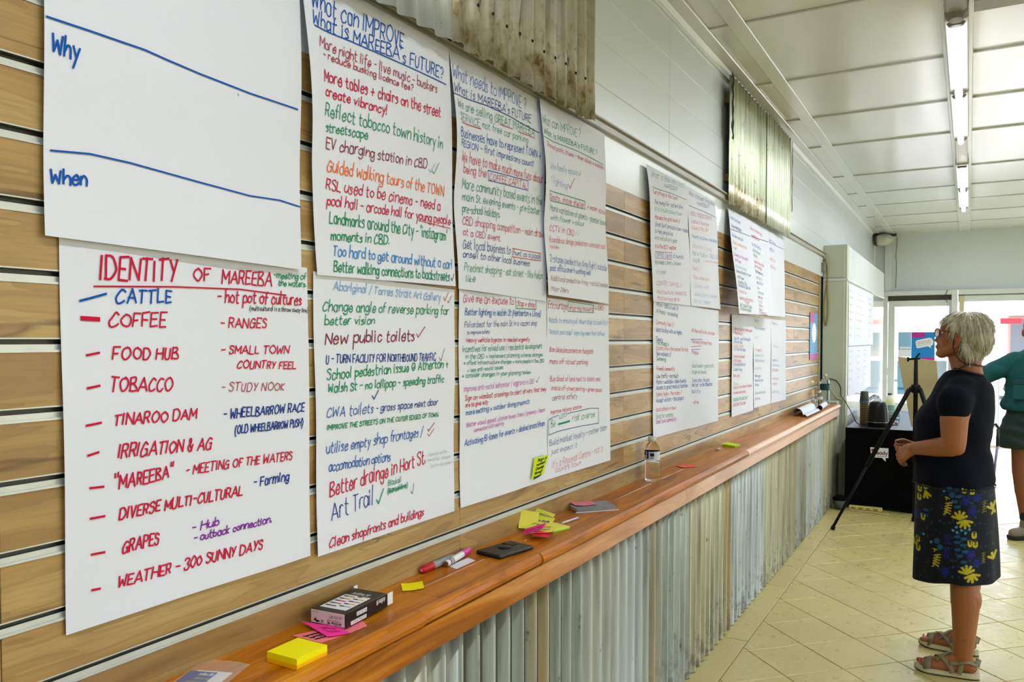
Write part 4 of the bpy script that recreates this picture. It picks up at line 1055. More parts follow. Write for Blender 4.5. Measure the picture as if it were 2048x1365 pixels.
nc = thing('note_cube', 'thick cube of yellow sticky notes with amber lower layers', 'sticky notes', (c_.x, c_.y, ZS))
M, b, a = base3((534.4, 1325), (593.9, 1342), (654.5, 1312))
MB().bbox(0, b, 0, a, 0, .0085, .0004, M).build('lower_layers', ORY, nc, label='amber lower layers'); MB().bbox(0, b, 0, a, .0086, .0205, .0004, M).build('upper_layers', YEL, nc)
# pink notes under the box
pk2 = thing('sticky_note', 'salmon pink sticky note with red writing, lowest under the marker box', 'sticky note', (.1, 1.2, ZS))
mb = MB(); fn = note_patch(mb, [(583, 1273), (722, 1240), (735, 1254), (643, 1288)], ZL, 0.001); mb.build('paper', SAL, pk2, True)
for k, tx in enumerate(('Council more', 'shade and', 'seats here')):
    mb = MB(); textline(mb, tx, (.06, .25+.2*k), (.40, .24+.2*k), .10, .018, lambda u, v: fn(u, 1-v if 0 else v)+Vector((0, 0, .0008))); mb.build('written_line', INK['black'], pk2)
pk1 = thing('sticky_note', 'hot pink curled sticky note sticking out from under the marker box', 'sticky note', (.06, 1.2, ZS))
mb = MB(); fn1 = note_patch(mb, [(601, 1249), (680, 1256), (700, 1268), (655, 1276)], ZL+.002, .001, 6, (.006, .001, .0, .001)); mb.build('paper', PNK, pk1, True)
for k, tx in enumerate(('Dog park', 'please')):
    mb = MB(); textline(mb, tx, (.3, .35+.28*k), (.75, .35+.28*k), .16, .02, lambda u, v: fn1(u, v)+Vector((0, 0, .0009))); mb.build('written_line', mat('ink_magenta', (200, 10, 120), .6), pk1)
# marker box
c_ = W(700, 1240, 2, ZS)
bx = thing('marker_box', 'open black and white marker pen carton lying on pink notes', 'box', (c_.x, c_.y, ZS))
M, b, a = base3((614.5, 1248), (691, 1258), (788.5, 1216.5), ZL+.0042); H = .0295
mb = MB(); mb.bbox(0, b, 0, a, 0, H, .0008, M); mb.build('carton', BOXB, bx)
MB().box(-.0004, 0, .002, a-.002, .001, H-.001, M).build('end_panel', PINKR, bx)
MB().box(.018, b-.045, .013, a-.010, H, H+.0003, M).build('top_panel', WCARD, bx)
MB().box(b, b+.002, .003, a-.003, .0005, H-.001, M).build('mouth', mat('carton_inside', (120, 112, 104), .8), bx)
MB().box(b, b+.020, -.0004, .0002, .002, H-.001, M).build('flap', WCARD, bx)
MB().box(b-.002, b+.012, a-.0005, a, H-.012, H+.004, M).build('flap', WCARD, bx)
def mtext(par_, text, o, ux, uy, wid, h, col, wd=.0006, nm='printed_line'):
    """printed words in the carton frame: origin, along, up"""
    o, ux, uy = Vector(o), Vector(ux), Vector(uy); mb = MB()
    textline(mb, text, (0, 0), (wid, 0), h, wd, lambda u, v: M @ (o+ux*u+uy*v), 0.05, .1); mb.build(nm, col, par_)
WI = mat('print_white', (235, 235, 235), .6); BI = mat('print_black', (20, 20, 24), .6)
mtext(bx, 'Artline 90', (b-.036, a-.02, H+.0003), (0, -1, 0), (1, 0, 0), .045, .010, WI, .0013)
mtext(bx, 'PERMANENT MARKER', (b-.040, a-.02, H+.0003), (0, -1, 0), (1, 0, 0), .045, .0025, WI, .0003)
mtext(bx, 'Artline 90', (b-.010, -.0004, H-.006), (-1, 0, 0), (0, 0, -1), .032, .008, WI, .0012)
mtext(bx, 'PERMANENT MARKER', (b-.010, -.0004, H-.004), (-1, 0, 0), (0, 0, -1), .032, .002, WI, .0003)
mb = MB(); mb.bbox(.038, .074, -.0005, 0, .014, .0225, .001, M); mb.build('colour_count_pill', WCARD, bx)
mtext(bx, '10 COLORS', (.072, -.0007, .0205), (-1, 0, 0), (0, 0, -1), .032, .0045, BI, .0005)
mb = MB(); mb.box(.018, .072, -.0005, 0, .001, .0085, M); mb.build('side_label', WCARD, bx)
mtext(bx, 'Artline', (.070, -.0007, .0068), (-1, 0, 0), (0, 0, -1), .024, .004, INK['navy'], .0006)
mtext(bx, 'SALE', (.042, -.0007, .0068), (-1, 0, 0), (0, 0, -1), .018, .004, INK['red'], .0008)
mtext(bx, '10 COLORS', (-.0007, .010, H-.008), (0, 1, 0), (0, 0, -1), .030, .0055, BI, .0005)
mtext(bx, 'Artline 90', (-.0007, .010, .0085), (0, 1, 0), (0, 0, -1), .036, .006, BI, .0011)
mtext(bx, 'PERMANENT MARKER', (-.0007, .012, .0125), (0, 1, 0), (0, 0, -1), .034, .002, BI, .0003)
mtext(bx, 'BROAD', (-.0007, a-.02, H-.004), (0, 1, 0), (0, 0, -1), .014, .0018, BI, .0003)
mb = MB(); mb.add([M @ Vector(p) for p in ((-.0007, a-.008, .006), (-.0007, a-.016, .014), (-.0007, a-.015, .008), (-.0007, a-.024, .007), (-.0007, a-.024, .004), (-.0007, a-.016, .003), (-.0007, a-.012, .006))], [(0, 1, 2, 5, 6), (2, 3, 4, 5)]); mb.build('emblem', BI, bx)
for k in range(4): MB().box(-.0007, -.0005, a-.034+.003*(k % 2), a-.032+.003*(k % 2), .004+.003*(k//2), .006+.003*(k//2), M).build('care_symbol', BI, bx)
cols = [(170, 160, 190), (120, 70, 110), (214, 190, 80), (150, 120, 60), (200, 110, 150), (210, 60, 90), (220, 200, 60), (190, 150, 80), (230, 210, 120), (160, 130, 60)]
for k in range(10):
    row = k // 2; cx = .030+row*.016+ (.0 if k % 2 else .006); cy = a-.026 if k % 2 else a-.058
    MB().box(cx, cx+.005, cy, cy+.012, H+.0003, H+.0006, M).build('pen_picture', BI, bx)
    MB().box(cx, cx+.005, cy-.016, cy, H+.0003, H+.0006, M).build('pen_picture', mat('pen_col%d' % (k % 10), cols[k], .6), bx)
yn = thing('sticky_note', 'small bright yellow sticky note lying flat between the box and the red marker', 'sticky note', (.05, 1.55, ZS))
mb = MB(); note_patch(mb, [(802, 1169), (845, 1164), (848, 1178), (805, 1184)], ZL+.0015, .0015); mb.build('paper', YEL, yn, True)
# pens
def marker(name, label, A, B, r, capcol, bodycol, capfirst, stripes=()):
    A, B = Vector(A), Vector(B); d = (B-A); L = d.length; d.normalize(); o = thing(name, label, 'marker', (A.x, A.y, ZS)); q = Matrix.Translation(A) @ d.to_track_quat('Z', 'Y').to_matrix().to_4x4()
    cap = [(.0001, 0), (r*.55, .0), (r*.85, .004), (r, .012), (r*1.02, .045), (r*1.02, .047)]; body = [(r*.93, .047), (r*.95, .052), (r*.95, L-.016), (r*.9, L-.008), (r*.7, L), (.0001, L)]
    MB().lathe(cap, 20, q).build('cap', mat('cap_'+name+label[:6], capcol, .25), o, True); MB().lathe(body, 20, q).build('barrel', mat('barrel_'+label[:6], bodycol, .3), o, True)
    for z0, z1, c in stripes: MB().lathe([(r*.965, z0), (r*.965, z1)], 20, q, False).build('stripe', INK[c], o, True)
    return o, q, L
mo, q, L = marker('marker_pen', 'red capped silver marker lying against the slatwall', (.0125, 1.648, ZS+.0105), (.0135, 1.792, ZS+.0105), .0102, (186, 10, 40), (150, 150, 158), True)
MB().lathe([(.0001, -.0004), (.0045, -.0004), (.0045, .0002)], 14, q).build('end_mark', SAL, mo)
mb = MB(); textline(mb, 'Artline 90', (.060, -.002), (.120, -.002), .006, .0008, lambda u, v: (.0125+.0099*math.cos(.9+v/.01), 1.648+u, ZS+.0105+.0099*math.sin(.9+v/.01)), .05); mb.build('printed_line', BI, mo)
mo2, q2, L2 = marker('marker_pen', 'pink capped white marker resting across the silver marker', (.017, 1.868, ZS+.0145), (.034, 1.727, ZS+.0105), .0092, (222, 50, 160), (226, 226, 232), True, ((.108, .113, 'green'), (.116, .120, 'red'), (.123, .128, 'navy')))
MB().lathe([(.0001, L2+.0004), (.0068, L2+.0004), (.0068, L2-.001)], 16, q2).build('end_plug', mat('brown_plug', (120, 74, 50), .5), mo2)
cdn = thing('white_card', 'blank white card under the pink capped marker', 'card', (.06, 1.78, ZS))
mb = MB(); note_patch(mb, [(897, 1133), (936, 1116), (951, 1122), (913, 1139)], ZL, .0); mb.build('card', WCARD, cdn)
# phone
M, b, a = base3((955, 1108), (1000, 1121), (1061, 1098))
c_ = M @ Vector((0, 0, 0)); ph = thing('phone', 'black mobile phone in a case lying face down on the ledge', 'phone', (c_.x, c_.y, ZS))
MB().bbox(0, b, 0, a, .0, .0115, .004, M).build('case', mat('phone_case', (16, 20, 20), .4), ph, False)
MB().lathe([(.0001, .0150), (.017, .0150), (.019, .0135), (.019, .0115)], 24, M @ Matrix.Translation((b*.52, a*.55, 0))).build('ring_grip', BLACKP, ph, True)
MB().bbox(b-.045, b-.008, a-.045, a-.008, .0115, .0135, .002, M).build('camera_plate', BLACKP, ph)
for k in range(2): MB().lathe([(.0001, .0142), (.006, .0142), (.006, .0135)], 14, M @ Matrix.Translation((b-.018-.018*k, a-.026, 0))).build('lens', mat('lens_glass', (40, 44, 50), .1), ph)
# pile of sticky notes
M, b, a = base3((1096, 1062), (1106, 1066), (1131, 1057))
gp = thing('note_pad', 'small yellow and green sticky note pad half under the note pile', 'sticky notes', (.09, 2.25, ZS))
MB().bbox(0, .074, 0, .074, 0, .004, .0003, M).build('lower_layers', mat('lime_note', (160, 220, 90), .7), gp, label='green lower layers'); MB().bbox(0, .074, 0, .074, .0041, .009, .0003, M).build('upper_layers', PYE, gp)
def curled(label, c, sz, rot, tilt, roll, curl, mt, cat='sticky note', gx='loose sticky notes piled by the phone', tx=None, ink='grey'):
    c = Vector(c); o = thing('sticky_note', label, cat, (c.x, c.y, ZS), gx); Rm = Matrix.Rotation(rot, 4, 'Z') @ Matrix.Rotation(tilt, 4, 'X') @ Matrix.Rotation(roll, 4, 'Y')
    def fn(u, v): 
        x = (u-.5)*sz; y = (v-.5)*sz; return c+Rm @ Vector((x, y, curl*((2*v-1)**2)))
    lo = min(fn(u, v).z for u in (0, .5, 1) for v in (0, .5, 1)); c = c+Vector((0, 0, max(0, ZS+.0006-lo)))
    mb = MB(); mb.grid(fn, 6, 8); mb.build('paper', mt, o, True)
    for k, t_ in enumerate(tx or ()):
        mb = MB(); textline(mb, t_, (.12, .7-.25*k), (.85, .7-.25*k), .12, .02, lambda u, v: fn(u, v)+Rm @ Vector((0, 0, .0009))); mb.build('written_line', INK[ink], o)
    return o
def wl_(px, py, z=0): return W(px, py, 2, ZS+z)
curled('pale yellow sticky note standing against the slatwall behind the note pile', (.024, 2.20, ZS+.03), .060, .25, 1.05, .35, .008, PYE)
curled('pale yellow sticky note at the back right of the pile with a dark mark', (.040, 2.245, ZS+.028), .074, -.25, .5, .15, .004, PYE, tx=['9'], ink='black')
curled('pale yellow curled sticky note in the middle of the pile', (.060, 2.20, ZS+.022), .078, -.1, .35, .0, .006, PYE, tx=['more shade', 'trees'], ink='grey')
curled('pale yellow sticky note at the front of the pile with lifted corner', (.088, 2.165, ZS+.016), .076, .35, .1, -.1, .004, PYE, tx=['bus stop', 'in CBD'], ink='brick')
curled('hot pink curled sticky note with writing on the near side of the pile', (.085, 2.11, ZS+.022), .072, .12, .12, -.35, .006, PNK, tx=['Event list', 'needed'], ink='maroon')
curled('small red sticky note curled under the hot pink one', (.108, 2.125, ZS+.012), .05, .3, .1, .0, .003, mat('red_note', (240, 40, 90), .7))
pn = thing('pen', 'silver pen lying beside the yellow note pile', 'pen', (.085, 2.36, ZS))
A_, B_ = Vector((.0788, 2.304, ZS+.0045)), Vector((.0935, 2.425, ZS+.0045)); q = Matrix.Translation(A_) @ (B_-A_).to_track_quat('Z', 'Y').to_matrix().to_4x4()
MB().lathe([(.0006, -.012), (.0016, -.004), (.0032, .004), (.0042, .014)], 12, q).build('tip', mat('pen_tip', (120, 100, 100), .3), pn, True)
MB().lathe([(.0042, .014), (.0044, .02), (.0044, .11), (.0036, .118), (.0001, .119)], 12, q).build('barrel', mat('pen_silver', (176, 172, 182), .25, .5), pn, True)
MB().tube([q @ Vector((.0045, 0, .108)), q @ Vector((.0065, 0, .1)), q @ Vector((.0055, 0, .07))], .0011, 6).build('clip', mat('pen_silver', 0), pn)
# clear case with pink note
CLR = mat('clear_plastic', (236, 240, 246), .12, trans=.75, ior=1.2); CLR2 = mat('clear_bottle', (246, 250, 250), .03, trans=1.0, ior=1.18)
M, b, a = base3((1140, 1018), (1153, 1026), (1232, 1019)); b = .15; a = .085
cs = thing('plastic_case', 'clear plastic pen wallet with dark contents on the ledge', 'case', (.07, 2.56, ZS))
MB().bbox(0, b, 0, a, 0, .017, .002, M).build('shell', CLR, cs); MB().bbox(.006, b*.55, .03, a-.004, .002, .013, .002, M).build('dark_contents', BLACKP, cs)
MB().box(b*.45, b-.006, .02, a-.006, .0135, .0142, M).build('label_card', mat('label_blue', (70, 84, 150), .5), cs)
MB().box(-.004, b+.01, -.008, .0, .0, .0012, M).build('backing_card', WCARD, cs)
pn2 = thing('sticky_note', 'dusty pink sticky note on top of the clear plastic wallet', 'sticky note', (.06, 2.58, ZS+.02))
mb = MB(); mb.grid(lambda u, v: M @ Vector((.004+.082*u, .018+.07*v, .0185+.003*(2*u-1)**2)), 6, 4); mb.build('paper', mat('dusty_pink_note', (226, 130, 150), .7), pn2, True)
# bottles
def bottle(label, x, y, r, h, cap, labelm, z=ZS+.0004, ribs=5, name='water_bottle', neck=.46, body=None, water=None):
    o = thing(name, label, 'bottle', (x, y, z)); T_ = Matrix.Translation((x, y, z)); pr = [(.0001, .004), (r*.55, .001), (r*.9, .0), (r, h*.05)]
    for k in range(ribs):
        z0 = h*(.09+.33*k/ribs); pr += [(r, z0), (r*.95, z0+h*.33/ribs*.4), (r, z0+h*.33/ribs*.8)]
    pr += [(r*.93, h*.44), (r, h*.47), (r, h*.72), (r*.95, h*.77), (r*.8, h*.82), (r*neck*1.05, h*.87), (r*neck, h*.88), (r*neck, h*.93)]
    MB().lathe(pr, 28, T_, False).build('bottle_body', body or CLR2, o, True)
    MB().lathe([(r*neck*.98, h*.90), (r*neck*1.2, h*.90), (r*neck*1.2, h*.995), (r*neck*1.1, h), (.0001, h)], 20, T_, False).build('cap', cap, o, True)
    MB().lathe([(r*1.012, h*.48), (r*1.012, h*.68)], 28, T_, False).build('label', labelm, o, True)
    if water: MB().lathe([(.0001, .005), (r*.85, .004), (r*.9, h*.1), (r*.88, h*water), (.0001, h*water)], 20, T_, False).build('water', mat('water', (250, 252, 250), .0, trans=1, ior=1.33), o, True)
    return o
LBL = mat('bottle_label_clear', (206, 210, 220), .3); WCAP = mat('white_cap', (214, 218, 208), .5)
bt = bottle('small clear water bottle standing on the middle of the ledge', .058, 3.235, .0315, .188, WCAP, LBL)
for k, (t0, t1, z0, z1) in enumerate(((-2.7, -2.2, .112, .124), (-2.0, -1.7, .098, .128), (-1.5, -.95, .108, .122), (-1.5, -1.0, .127, .1305), (-2.7, -2.05, .130, .1335), (-1.5, -1.0, .100, .1035))):
    mb = MB(); mb.grid(lambda u, v: (.058+.0323*math.cos(t0+(t1-t0)*u), 3.235+.0323*math.sin(t0+(t1-t0)*u), ZS+z0+(z1-z0)*v), 6, 1); mb.build('print_mark', INK['navy' if k % 2 else 'black'], bt)
rn = thing('sticky_note', 'coral red sticky note lying on the ledge beyond the water bottle', 'sticky note', (.06, 3.7, ZS))
mb = MB(); note_patch(mb, [(1350, 932), (1378, 930), (1393, 934), (1365, 936.5)], ZL+.0015, .002); mb.build('paper', mat('coral_note', (250, 96, 100), .7), rn, True)
sm = thing('plastic_piece', 'tiny white plastic cap lying near the slatwall past the red note', 'cap', (.02, 4.35, ZS))
q = Matrix.Translation(W(1436, 899, 2, ZS+.007)) @ Matrix.Rotation(1.35, 4, 'Y')
MB().lathe([(.0001, -.014), (.006, -.013), (.0068, .012), (.0001, .014)], 12, q).build('cap', WCAP, sm, True)
M, b, a = base3((1448, 894), (1470, 896), (1483, 891))
gn = thing('note_pad', 'lime green sticky note pad on the far part of the ledge', 'sticky notes', (.06, 4.6, ZS))
MB().bbox(0, .085, 0, .075, 0, .010, .0004, M).build('pad', mat('lime_pad', (170, 206, 20), .7), gn); 
mb = MB(); mb.grid(lambda u, v: M @ Vector((.085*u, .075*v, .0105+.006*v*v)), 4, 5); mb.build('top_sheet', mat('lime_pad2', (190, 226, 30), .7), gn, True)
rl = thing('paper_roll', 'large curled sheet of white paper lying on the far ledge', 'paper roll', (.08, 6.8, ZS))
def rf(u, v):
    y = 6.45+.62*v; t = u*4.3; 
    if u < .62: ang = math.pi*1.05-u/.62*math.pi*1.25; x = .062+.045*math.cos(ang); z = ZS+.006+.052*max(0, math.sin(ang)) if math.sin(ang) > 0 else ZS+.006
    else: k = (u-.62)/.38; x = .098+.05*k; z = ZS+.006+.012*math.sin(math.pi*k)
    return (x, y+.12*(1-u), z+.004)
mb = MB(); mb.grid(rf, 26, 6); mb.build('sheet', PAPER, rl, True)
rl2 = thing('paper_roll', 'smaller rolled paper lying beyond the large curled sheet', 'paper roll', (.12, 7.2, ZS))
MB().tube([(.135, 7.12, ZS+.026), (.115, 7.55, ZS+.026)], .024, 16, False).build('sheet', PAPER, rl2, True)
GRL = mat('green_label', (16, 66, 62), .4)
bottle('large clear water bottle with dark green label at the far end of the ledge', .078, 7.80, .043, .285, WCAP, GRL, ribs=8, neck=.3)
bottle('small clear water bottle in front of the large green labelled one', .055, 7.60, .033, .135, WCAP, LBL, ribs=4)
# pen packet at the bottom left corner of the photo
pkt = thing('pen_packet', 'clear packet with a blue and white printed card at the near end of the ledge', 'packet', (.08, .95, ZS))
q0 = W(470, 1347, 2, ZS); 
f_ = W(465, 1348, 2, ZS); g_ = W(397, 1343, 2, ZS); u_ = (g_-f_).normalized(); Mp = Matrix(((-u_.x, u_.y, 0, g_.x), (-u_.y, -u_.x, 0, g_.y), (0, 0, 1, ZS+.0006), (0, 0, 0, 1))); WP = (g_-f_).length
MB().box(.0, WP, -.20, .0, 0, .0012, Mp).build('card', WCARD, pkt)
MB().box(-.012, WP*.62, -.20, -.006, .0013, .0018, Mp).build('blue_print', mat('print_blue', (14, 60, 160), .4), pkt, label='blue printed panel')
mb = MB(); mb.box(.004, .022, -.07, -.045, .0019, .0022, Mp); mb.build('print_block', mat('print_olive', (120, 120, 20), .5), pkt)
M = Mp
mtext(pkt, 'Artline 200', (.012, -.022, .0022), (1, 0, 0), (0, 1, 0), WP*.40, .010, WI, .0012)
mtext(pkt, 'FINE 0.4 mm', (.014, -.038, .0022), (1, 0, 0), (0, 1, 0), WP*.40, .008, mat('print_lime', (150, 200, 60), .5), .0012)
mb = MB(); mb.grid(lambda u, v: Mp @ Vector((-.014+(WP+.030)*u, -.20+.235*v, .003+.010*math.sin(math.pi*u)*(1-v*.6))), 10, 8); mb.build('pouch', mat('pouch_film', (240, 236, 236), .08, alpha=.22), pkt, True)

# ================================================================== BY THE FRONT: table, easel, small things
tb = thing('table', 'trestle table under a floor length black cloth by the gloss board', 'table', (.62, 8.6, 0))
TX0, TX1, TY0, TY1, TZ = .275, 1.02, 7.66, 9.75, .715
MB().bbox(TX0+.01, TX1-.01, TY0+.01, TY1-.01, .68, .71, .003).build('table_top', mat('table_board', (120, 110, 100), .6), tb)
for x in (TX0+.06, TX1-.06):
    for y in (TY0+.1, TY1-.1): MB().tube([(x, y, 0), (x, y, .68)], .016, 10).build('leg', ALU, tb)
tc = thing('tablecloth', 'black cloth draped over the table with a white speech bubble logo', 'tablecloth', (.62, 8.6, .715))
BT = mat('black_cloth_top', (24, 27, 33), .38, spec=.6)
mb = MB()
def per(t):   # perimeter walk
    w_, l_ = TX1-TX0, TY1-TY0; P_ = 2*(w_+l_); d = t*P_
    if d < w_: return TX0+d, TY0, 0, -1
    d -= w_
    if d < l_: return TX1, TY0+d, 1, 0
    d -= l_
    if d < w_: return TX1-d, TY1, 0, 1
    d -= w_; return TX0, TY1-d, -1, 0
def cf(u, v):
    x, y, nx, ny = per(u); k = v; a_ = .012*k*math.sin(u*95)+.010*k
    if nx < 0: a_ = .002
    return (x+nx*a_, y+ny*a_, TZ-.695*v+.008*math.sin(u*40)*v)
mb.grid(cf, 220, 8); mb.build('cloth_skirt', BLACKC, tc, True)
MB().bbox(TX0, TX1, TY0, TY1, TZ-.003, TZ+.0015, .0015).build('cloth_top', BT, tc)
lg = MB(); yf = TY0-.014
lg.add([(.478, yf, .553), (.624, yf, .553), (.624, yf, .468), (.602, yf, .467), (.603, yf, .435), (.572, yf, .466), (.488, yf, .466)], [tuple(range(7))]); lg.build('logo_bubble', WHP, tc, label='white speech bubble logo')
for tx, x0, z0, wd_, h in (('get', .489, .528, .034, .018), ('ready', .512, .495, .104, .028)):
    mb = MB(); textline(mb, tx, (x0, z0), (x0+wd_, z0), h, .0055, lambda u, v: (u, yf-.001, v), .02, 0); mb.build('logo_word', mat('logo_red', (110, 26, 46), .6), tc)
MB().box(.53, .595, yf-.0015, yf-.0005, .476, .479).build('logo_line', mat('logo_gold', (170, 130, 60), .6), tc)
# cups, kettle, milk
cu = thing('cup_stack', 'tall stack of striped paper cups with one dark cup on top', 'cups', (.388, 8.02, TZ))
Tm = Matrix.Translation((.388, 8.02, TZ+.002))
for k in range(20):
    MB().lathe([(.030, .010*k), (.040, .010*k+.0085), (.042, .010*k+.0085), (.042, .010*k+.0105), (.037, .010*k+.0105)], 20, Tm, False).build('cup', mat('cup_kraft', (190, 170, 120), .6) if k % 2 else mat('cup_brown', (104, 92, 66), .6), cu, True)
MB().lathe([(.042, .203), (.042, .215), (.033, .305), (.0001, .305)], 20, Tm, False).build('top_cup', mat('cup_dark', (46, 54, 40), .5), cu, True, 'dark green top cup')
MB().lathe([(.0425, .207), (.0424, .216)], 20, Tm, False).build('rim_band', mat('cup_blue', (60, 110, 170), .5), cu, True)
kt = thing('kettle', 'black rounded appliance standing on the front of the table', 'kettle', (.515, 7.9, TZ))
Tm = Matrix.Translation((.515, 7.885, TZ+.002))
MB().lathe([(.085, 0), (.090, .006), (.090, .04), (.086, .12), (.078, .18), (.068, .212), (.055, .222), (.0001, .225)], 32, Tm).build('body', mat('kettle_black', (5, 5, 6), .4, spec=.3), kt, True)
MB().lathe([(.091, .040), (.091, .045)], 32, Tm, False).build('chrome_band', mat('chrome', (170, 170, 170), .2, 1), kt, True)
MB().lathe([(.0001, .229), (.05, .227), (.056, .220)], 28, Tm, False).build('lid', mat('lid_grey', (70, 74, 74), .3), kt, True)
mk = thing('milk_bottle', 'white plastic milk bottle with dark blue cap on the table', 'bottle', (.51, 9.2, TZ))
Tm = Matrix.Translation((.51, 9.2, TZ+.002))
MB().lathe([(.045, 0), (.047, .01), (.048, .12), (.042, .16), (.026, .195), (.018, .205), (.018, .215)], 24, Tm).build('body', mat('milk_plastic', (214, 216, 168), .35), mk, True)
MB().lathe([(.021, .205), (.021, .222), (.0001, .222)], 20, Tm).build('cap', mat('cap_navy', (24, 34, 90), .4), mk, True)
MB().lathe([(.0485, .03), (.0485, .10)], 24, Tm, False).build('label', mat('milk_label', (110, 150, 140), .5), mk, True)
tubc = thing('plastic_tub', 'clear teal tinted plastic tub in front of the milk bottle', 'tub', (.56, 8.8, TZ))
MB().bbox(.50, .64, 8.68, 8.88, TZ+.002, TZ+.07, .006).build('tub', mat('tub_teal', (180, 214, 214), .1, trans=.8, ior=1.15), tubc)
sw = thing('sweet_packets', 'loose pile of small pale sachets beside the black appliance', 'sachets', (.6, 8.3, TZ)); tag(sw, kind='stuff')
mb = MB(); R = random.Random(3)
for k in range(26): mb.bbox(-.018, .018, -.008, .008, 0, .008, .002, Matrix.Translation((.58+R.uniform(-.035, .07), 8.15+R.uniform(-.05, .1), TZ+.003+R.uniform(0, .022))) @ Matrix.Rotation(R.uniform(0, 3), 4, 'Z') @ Matrix.Rotation(R.uniform(-.4, .4), 4, 'X'))
mb.build('sachet', mat('sachet', (214, 196, 200), .5), sw)
cbg = thing('clear_bag', 'crumpled clear plastic bag standing behind the black appliance', 'bag', (.42, 8.7, TZ))
mb = MB(); mb.ell((.42, 8.6, TZ+.13), (.07, .08, .11), 14, 9)
R = random.Random(9); mb.v = [(x+R.uniform(-.012, .012), y+R.uniform(-.012, .012), z+R.uniform(-.008, .012)) for x, y, z in mb.v]; mb.build('film', mat('bag_film', (230, 236, 240), .1, trans=.85, ior=1.1), cbg)
# cords
def cord(name, label, pts, r, mt, cat='cable'):
    P_ = [Vector(p) for p in pts]; Q = []
    for i in range(len(P_)-1):
        a_, b_, c2, d_ = P_[max(i-1, 0)], P_[i], P_[i+1], P_[min(i+2, len(P_)-1)]
        for j in range(5):
            t = j/5; Q.append(.5*((2*b_)+(c2-a_)*t+(2*a_-5*b_+4*c2-d_)*t*t+(3*b_-a_-3*c2+d_)*t**3))
    Q.append(P_[-1]); o = MB().tube(Q, r, 8).build(name, mt, None, True); tag(o, label, cat); return o
pl = lambda x, y, Y=8.125: W(x, y, 1, Y)
cord('appliance_cord', 'black power cord curving from the pillar down to the black appliance', [pl(1658, 758), pl(1672, 762), pl(1681, 775), pl(1682, 791, 8.1), pl(1692, 806, 8.05), (.30, 7.95, .80), (.33, 7.92, TZ+.03), (.38, 7.86, TZ+.008), (.415, 7.87, TZ+.008)], .0042, BLACKP)
ROPE = mat('tan_rope', (150, 128, 66), .8)
cord('hanging_rope', 'tan rope loop hanging on the cream pillar beside the slatwall', [pl(1646, 523), pl(1650, 518), pl(1654, 535), pl(1654, 562), pl(1648, 600), pl(1647, 630), pl(1651, 652), pl(1655, 632), pl(1655, 600), pl(1653, 560)], .006, ROPE, 'rope')
cord('cream_cable', 'cream cable running down the counter end to the power board', [pl(1661, 780), pl(1676, 797), (.225, 8.09, .92), (.235, 8.0, .75), (.20, 7.98, .45), (.225, 7.98, .12), (.25, 7.62, .012), (.34, 7.53, .008), (.55, 7.5, .008), (.64, 7.47, .008), (.615, 7.56, .010)], .005, mat('cream_cable', (206, 200, 150), .5))
pbd = thing('power_board', 'long cream power board on the floor against the black cloth', 'power board', (.45, 7.6, 0))
MB().bbox(.315, .585, 7.575, 7.63, .001, .035, .006).build('body', mat('cream_plastic', (220, 206, 120), .4), pbd)
for k in range(4): MB().box(.335+.06*k, .370+.06*k, 7.573, 7.576, .010, .027).build('socket', mat('socket_grey', (150, 140, 90), .5), pbd)
bag = thing('dark_bag', 'small dark grey bag on the floor in the corner by the table', 'bag', (.27, 7.8, 0))
mb = MB(); mb.ell((.245, 7.54, .062), (.055, .07, .06), 18, 10); mb.build('body', mat('bag_grey', (72, 84, 80), .7), bag, True); MB().ell((.245, 7.545, .095), (.060, .074, .030), 18, 10).build('flap', BLACKC, bag, True)
blk = thing('switch_box', 'small grey metal switch box high on the slatwall end by the rope', 'switch', (.02, 8.05, 2.1))
MB().bbox(.0, .03, 8.04, 8.10, 2.14, 2.23, .003).build('box', mat('switch_grey', (130, 130, 120), .5), blk)
# easel
ea = thing('easel', 'black tripod easel in front of the black draped table', 'easel', (.87, 6.9, 0))
EB = mat('easel_black', (6, 6, 7), .6, spec=.2); hub = Vector((.868, 6.9, 1.115)); top = W(1832, 716, 1, 6.93)
MB().tube([hub+Vector((0, 0, -.25)), hub, top], [.016, .016, .013], 12).build('mast', EB, ea, True)
MB().lathe([(.02, -.03), (.034, -.02), (.034, .03), (.02, .04)], 16, Matrix.Translation(hub)).build('hub', EB, ea, True)
for k, F in enumerate(((.304, 6.70, .012), (.842, 7.345, .012), (1.25, 6.56, .012))):
    F = Vector(F); d = (F-hub); s0 = hub+Vector((d.x, d.y, 0)).normalized()*.045+Vector((0, 0, .0))
    lgo = MB().tube([s0, s0.lerp(F, .55)], .017, 10).build('leg', EB, ea, True)
    MB().tube([s0.lerp(F, .5), F], .011, 10).build('lower_leg', EB, lgo, True)
    MB().tube([s0.lerp(F, .985), F+Vector((0, 0, -.010))], .017, 10).build('rubber_foot', EB, lgo, True)
    MB().tube([hub+Vector((0, 0, .005)), s0], .018, 8).build('bracket', EB, ea, True)
MB().tube([top+Vector((-.055, 0, -.012)), top+Vector((.03, 0, -.006))], .008, 8).build('clamp_bar', EB, ea, True)
MB().tube([top+Vector((-.055, 0, .004)), top+Vector((-.055, 0, -.03))], .008, 8).build('clamp_hook', EB, ea, True)
MB().tube([top, top+Vector((.025, .0, .035))], .007, 8).build('clamp_lever', EB, ea, True)
bd = thing('easel_board', 'beige display board seen from behind leaning on the tripod easel', 'board', (.87, 7.0, .8))
Q4 = [W(1796, 714, 1, 7.0), W(1873, 722, 1, 7.12), W(1884, 862, 1, 7.27), W(1823, 854, 1, 7.17)]
nrm = (Q4[1]-Q4[0]).cross(Q4[3]-Q4[0]).normalized()*.006
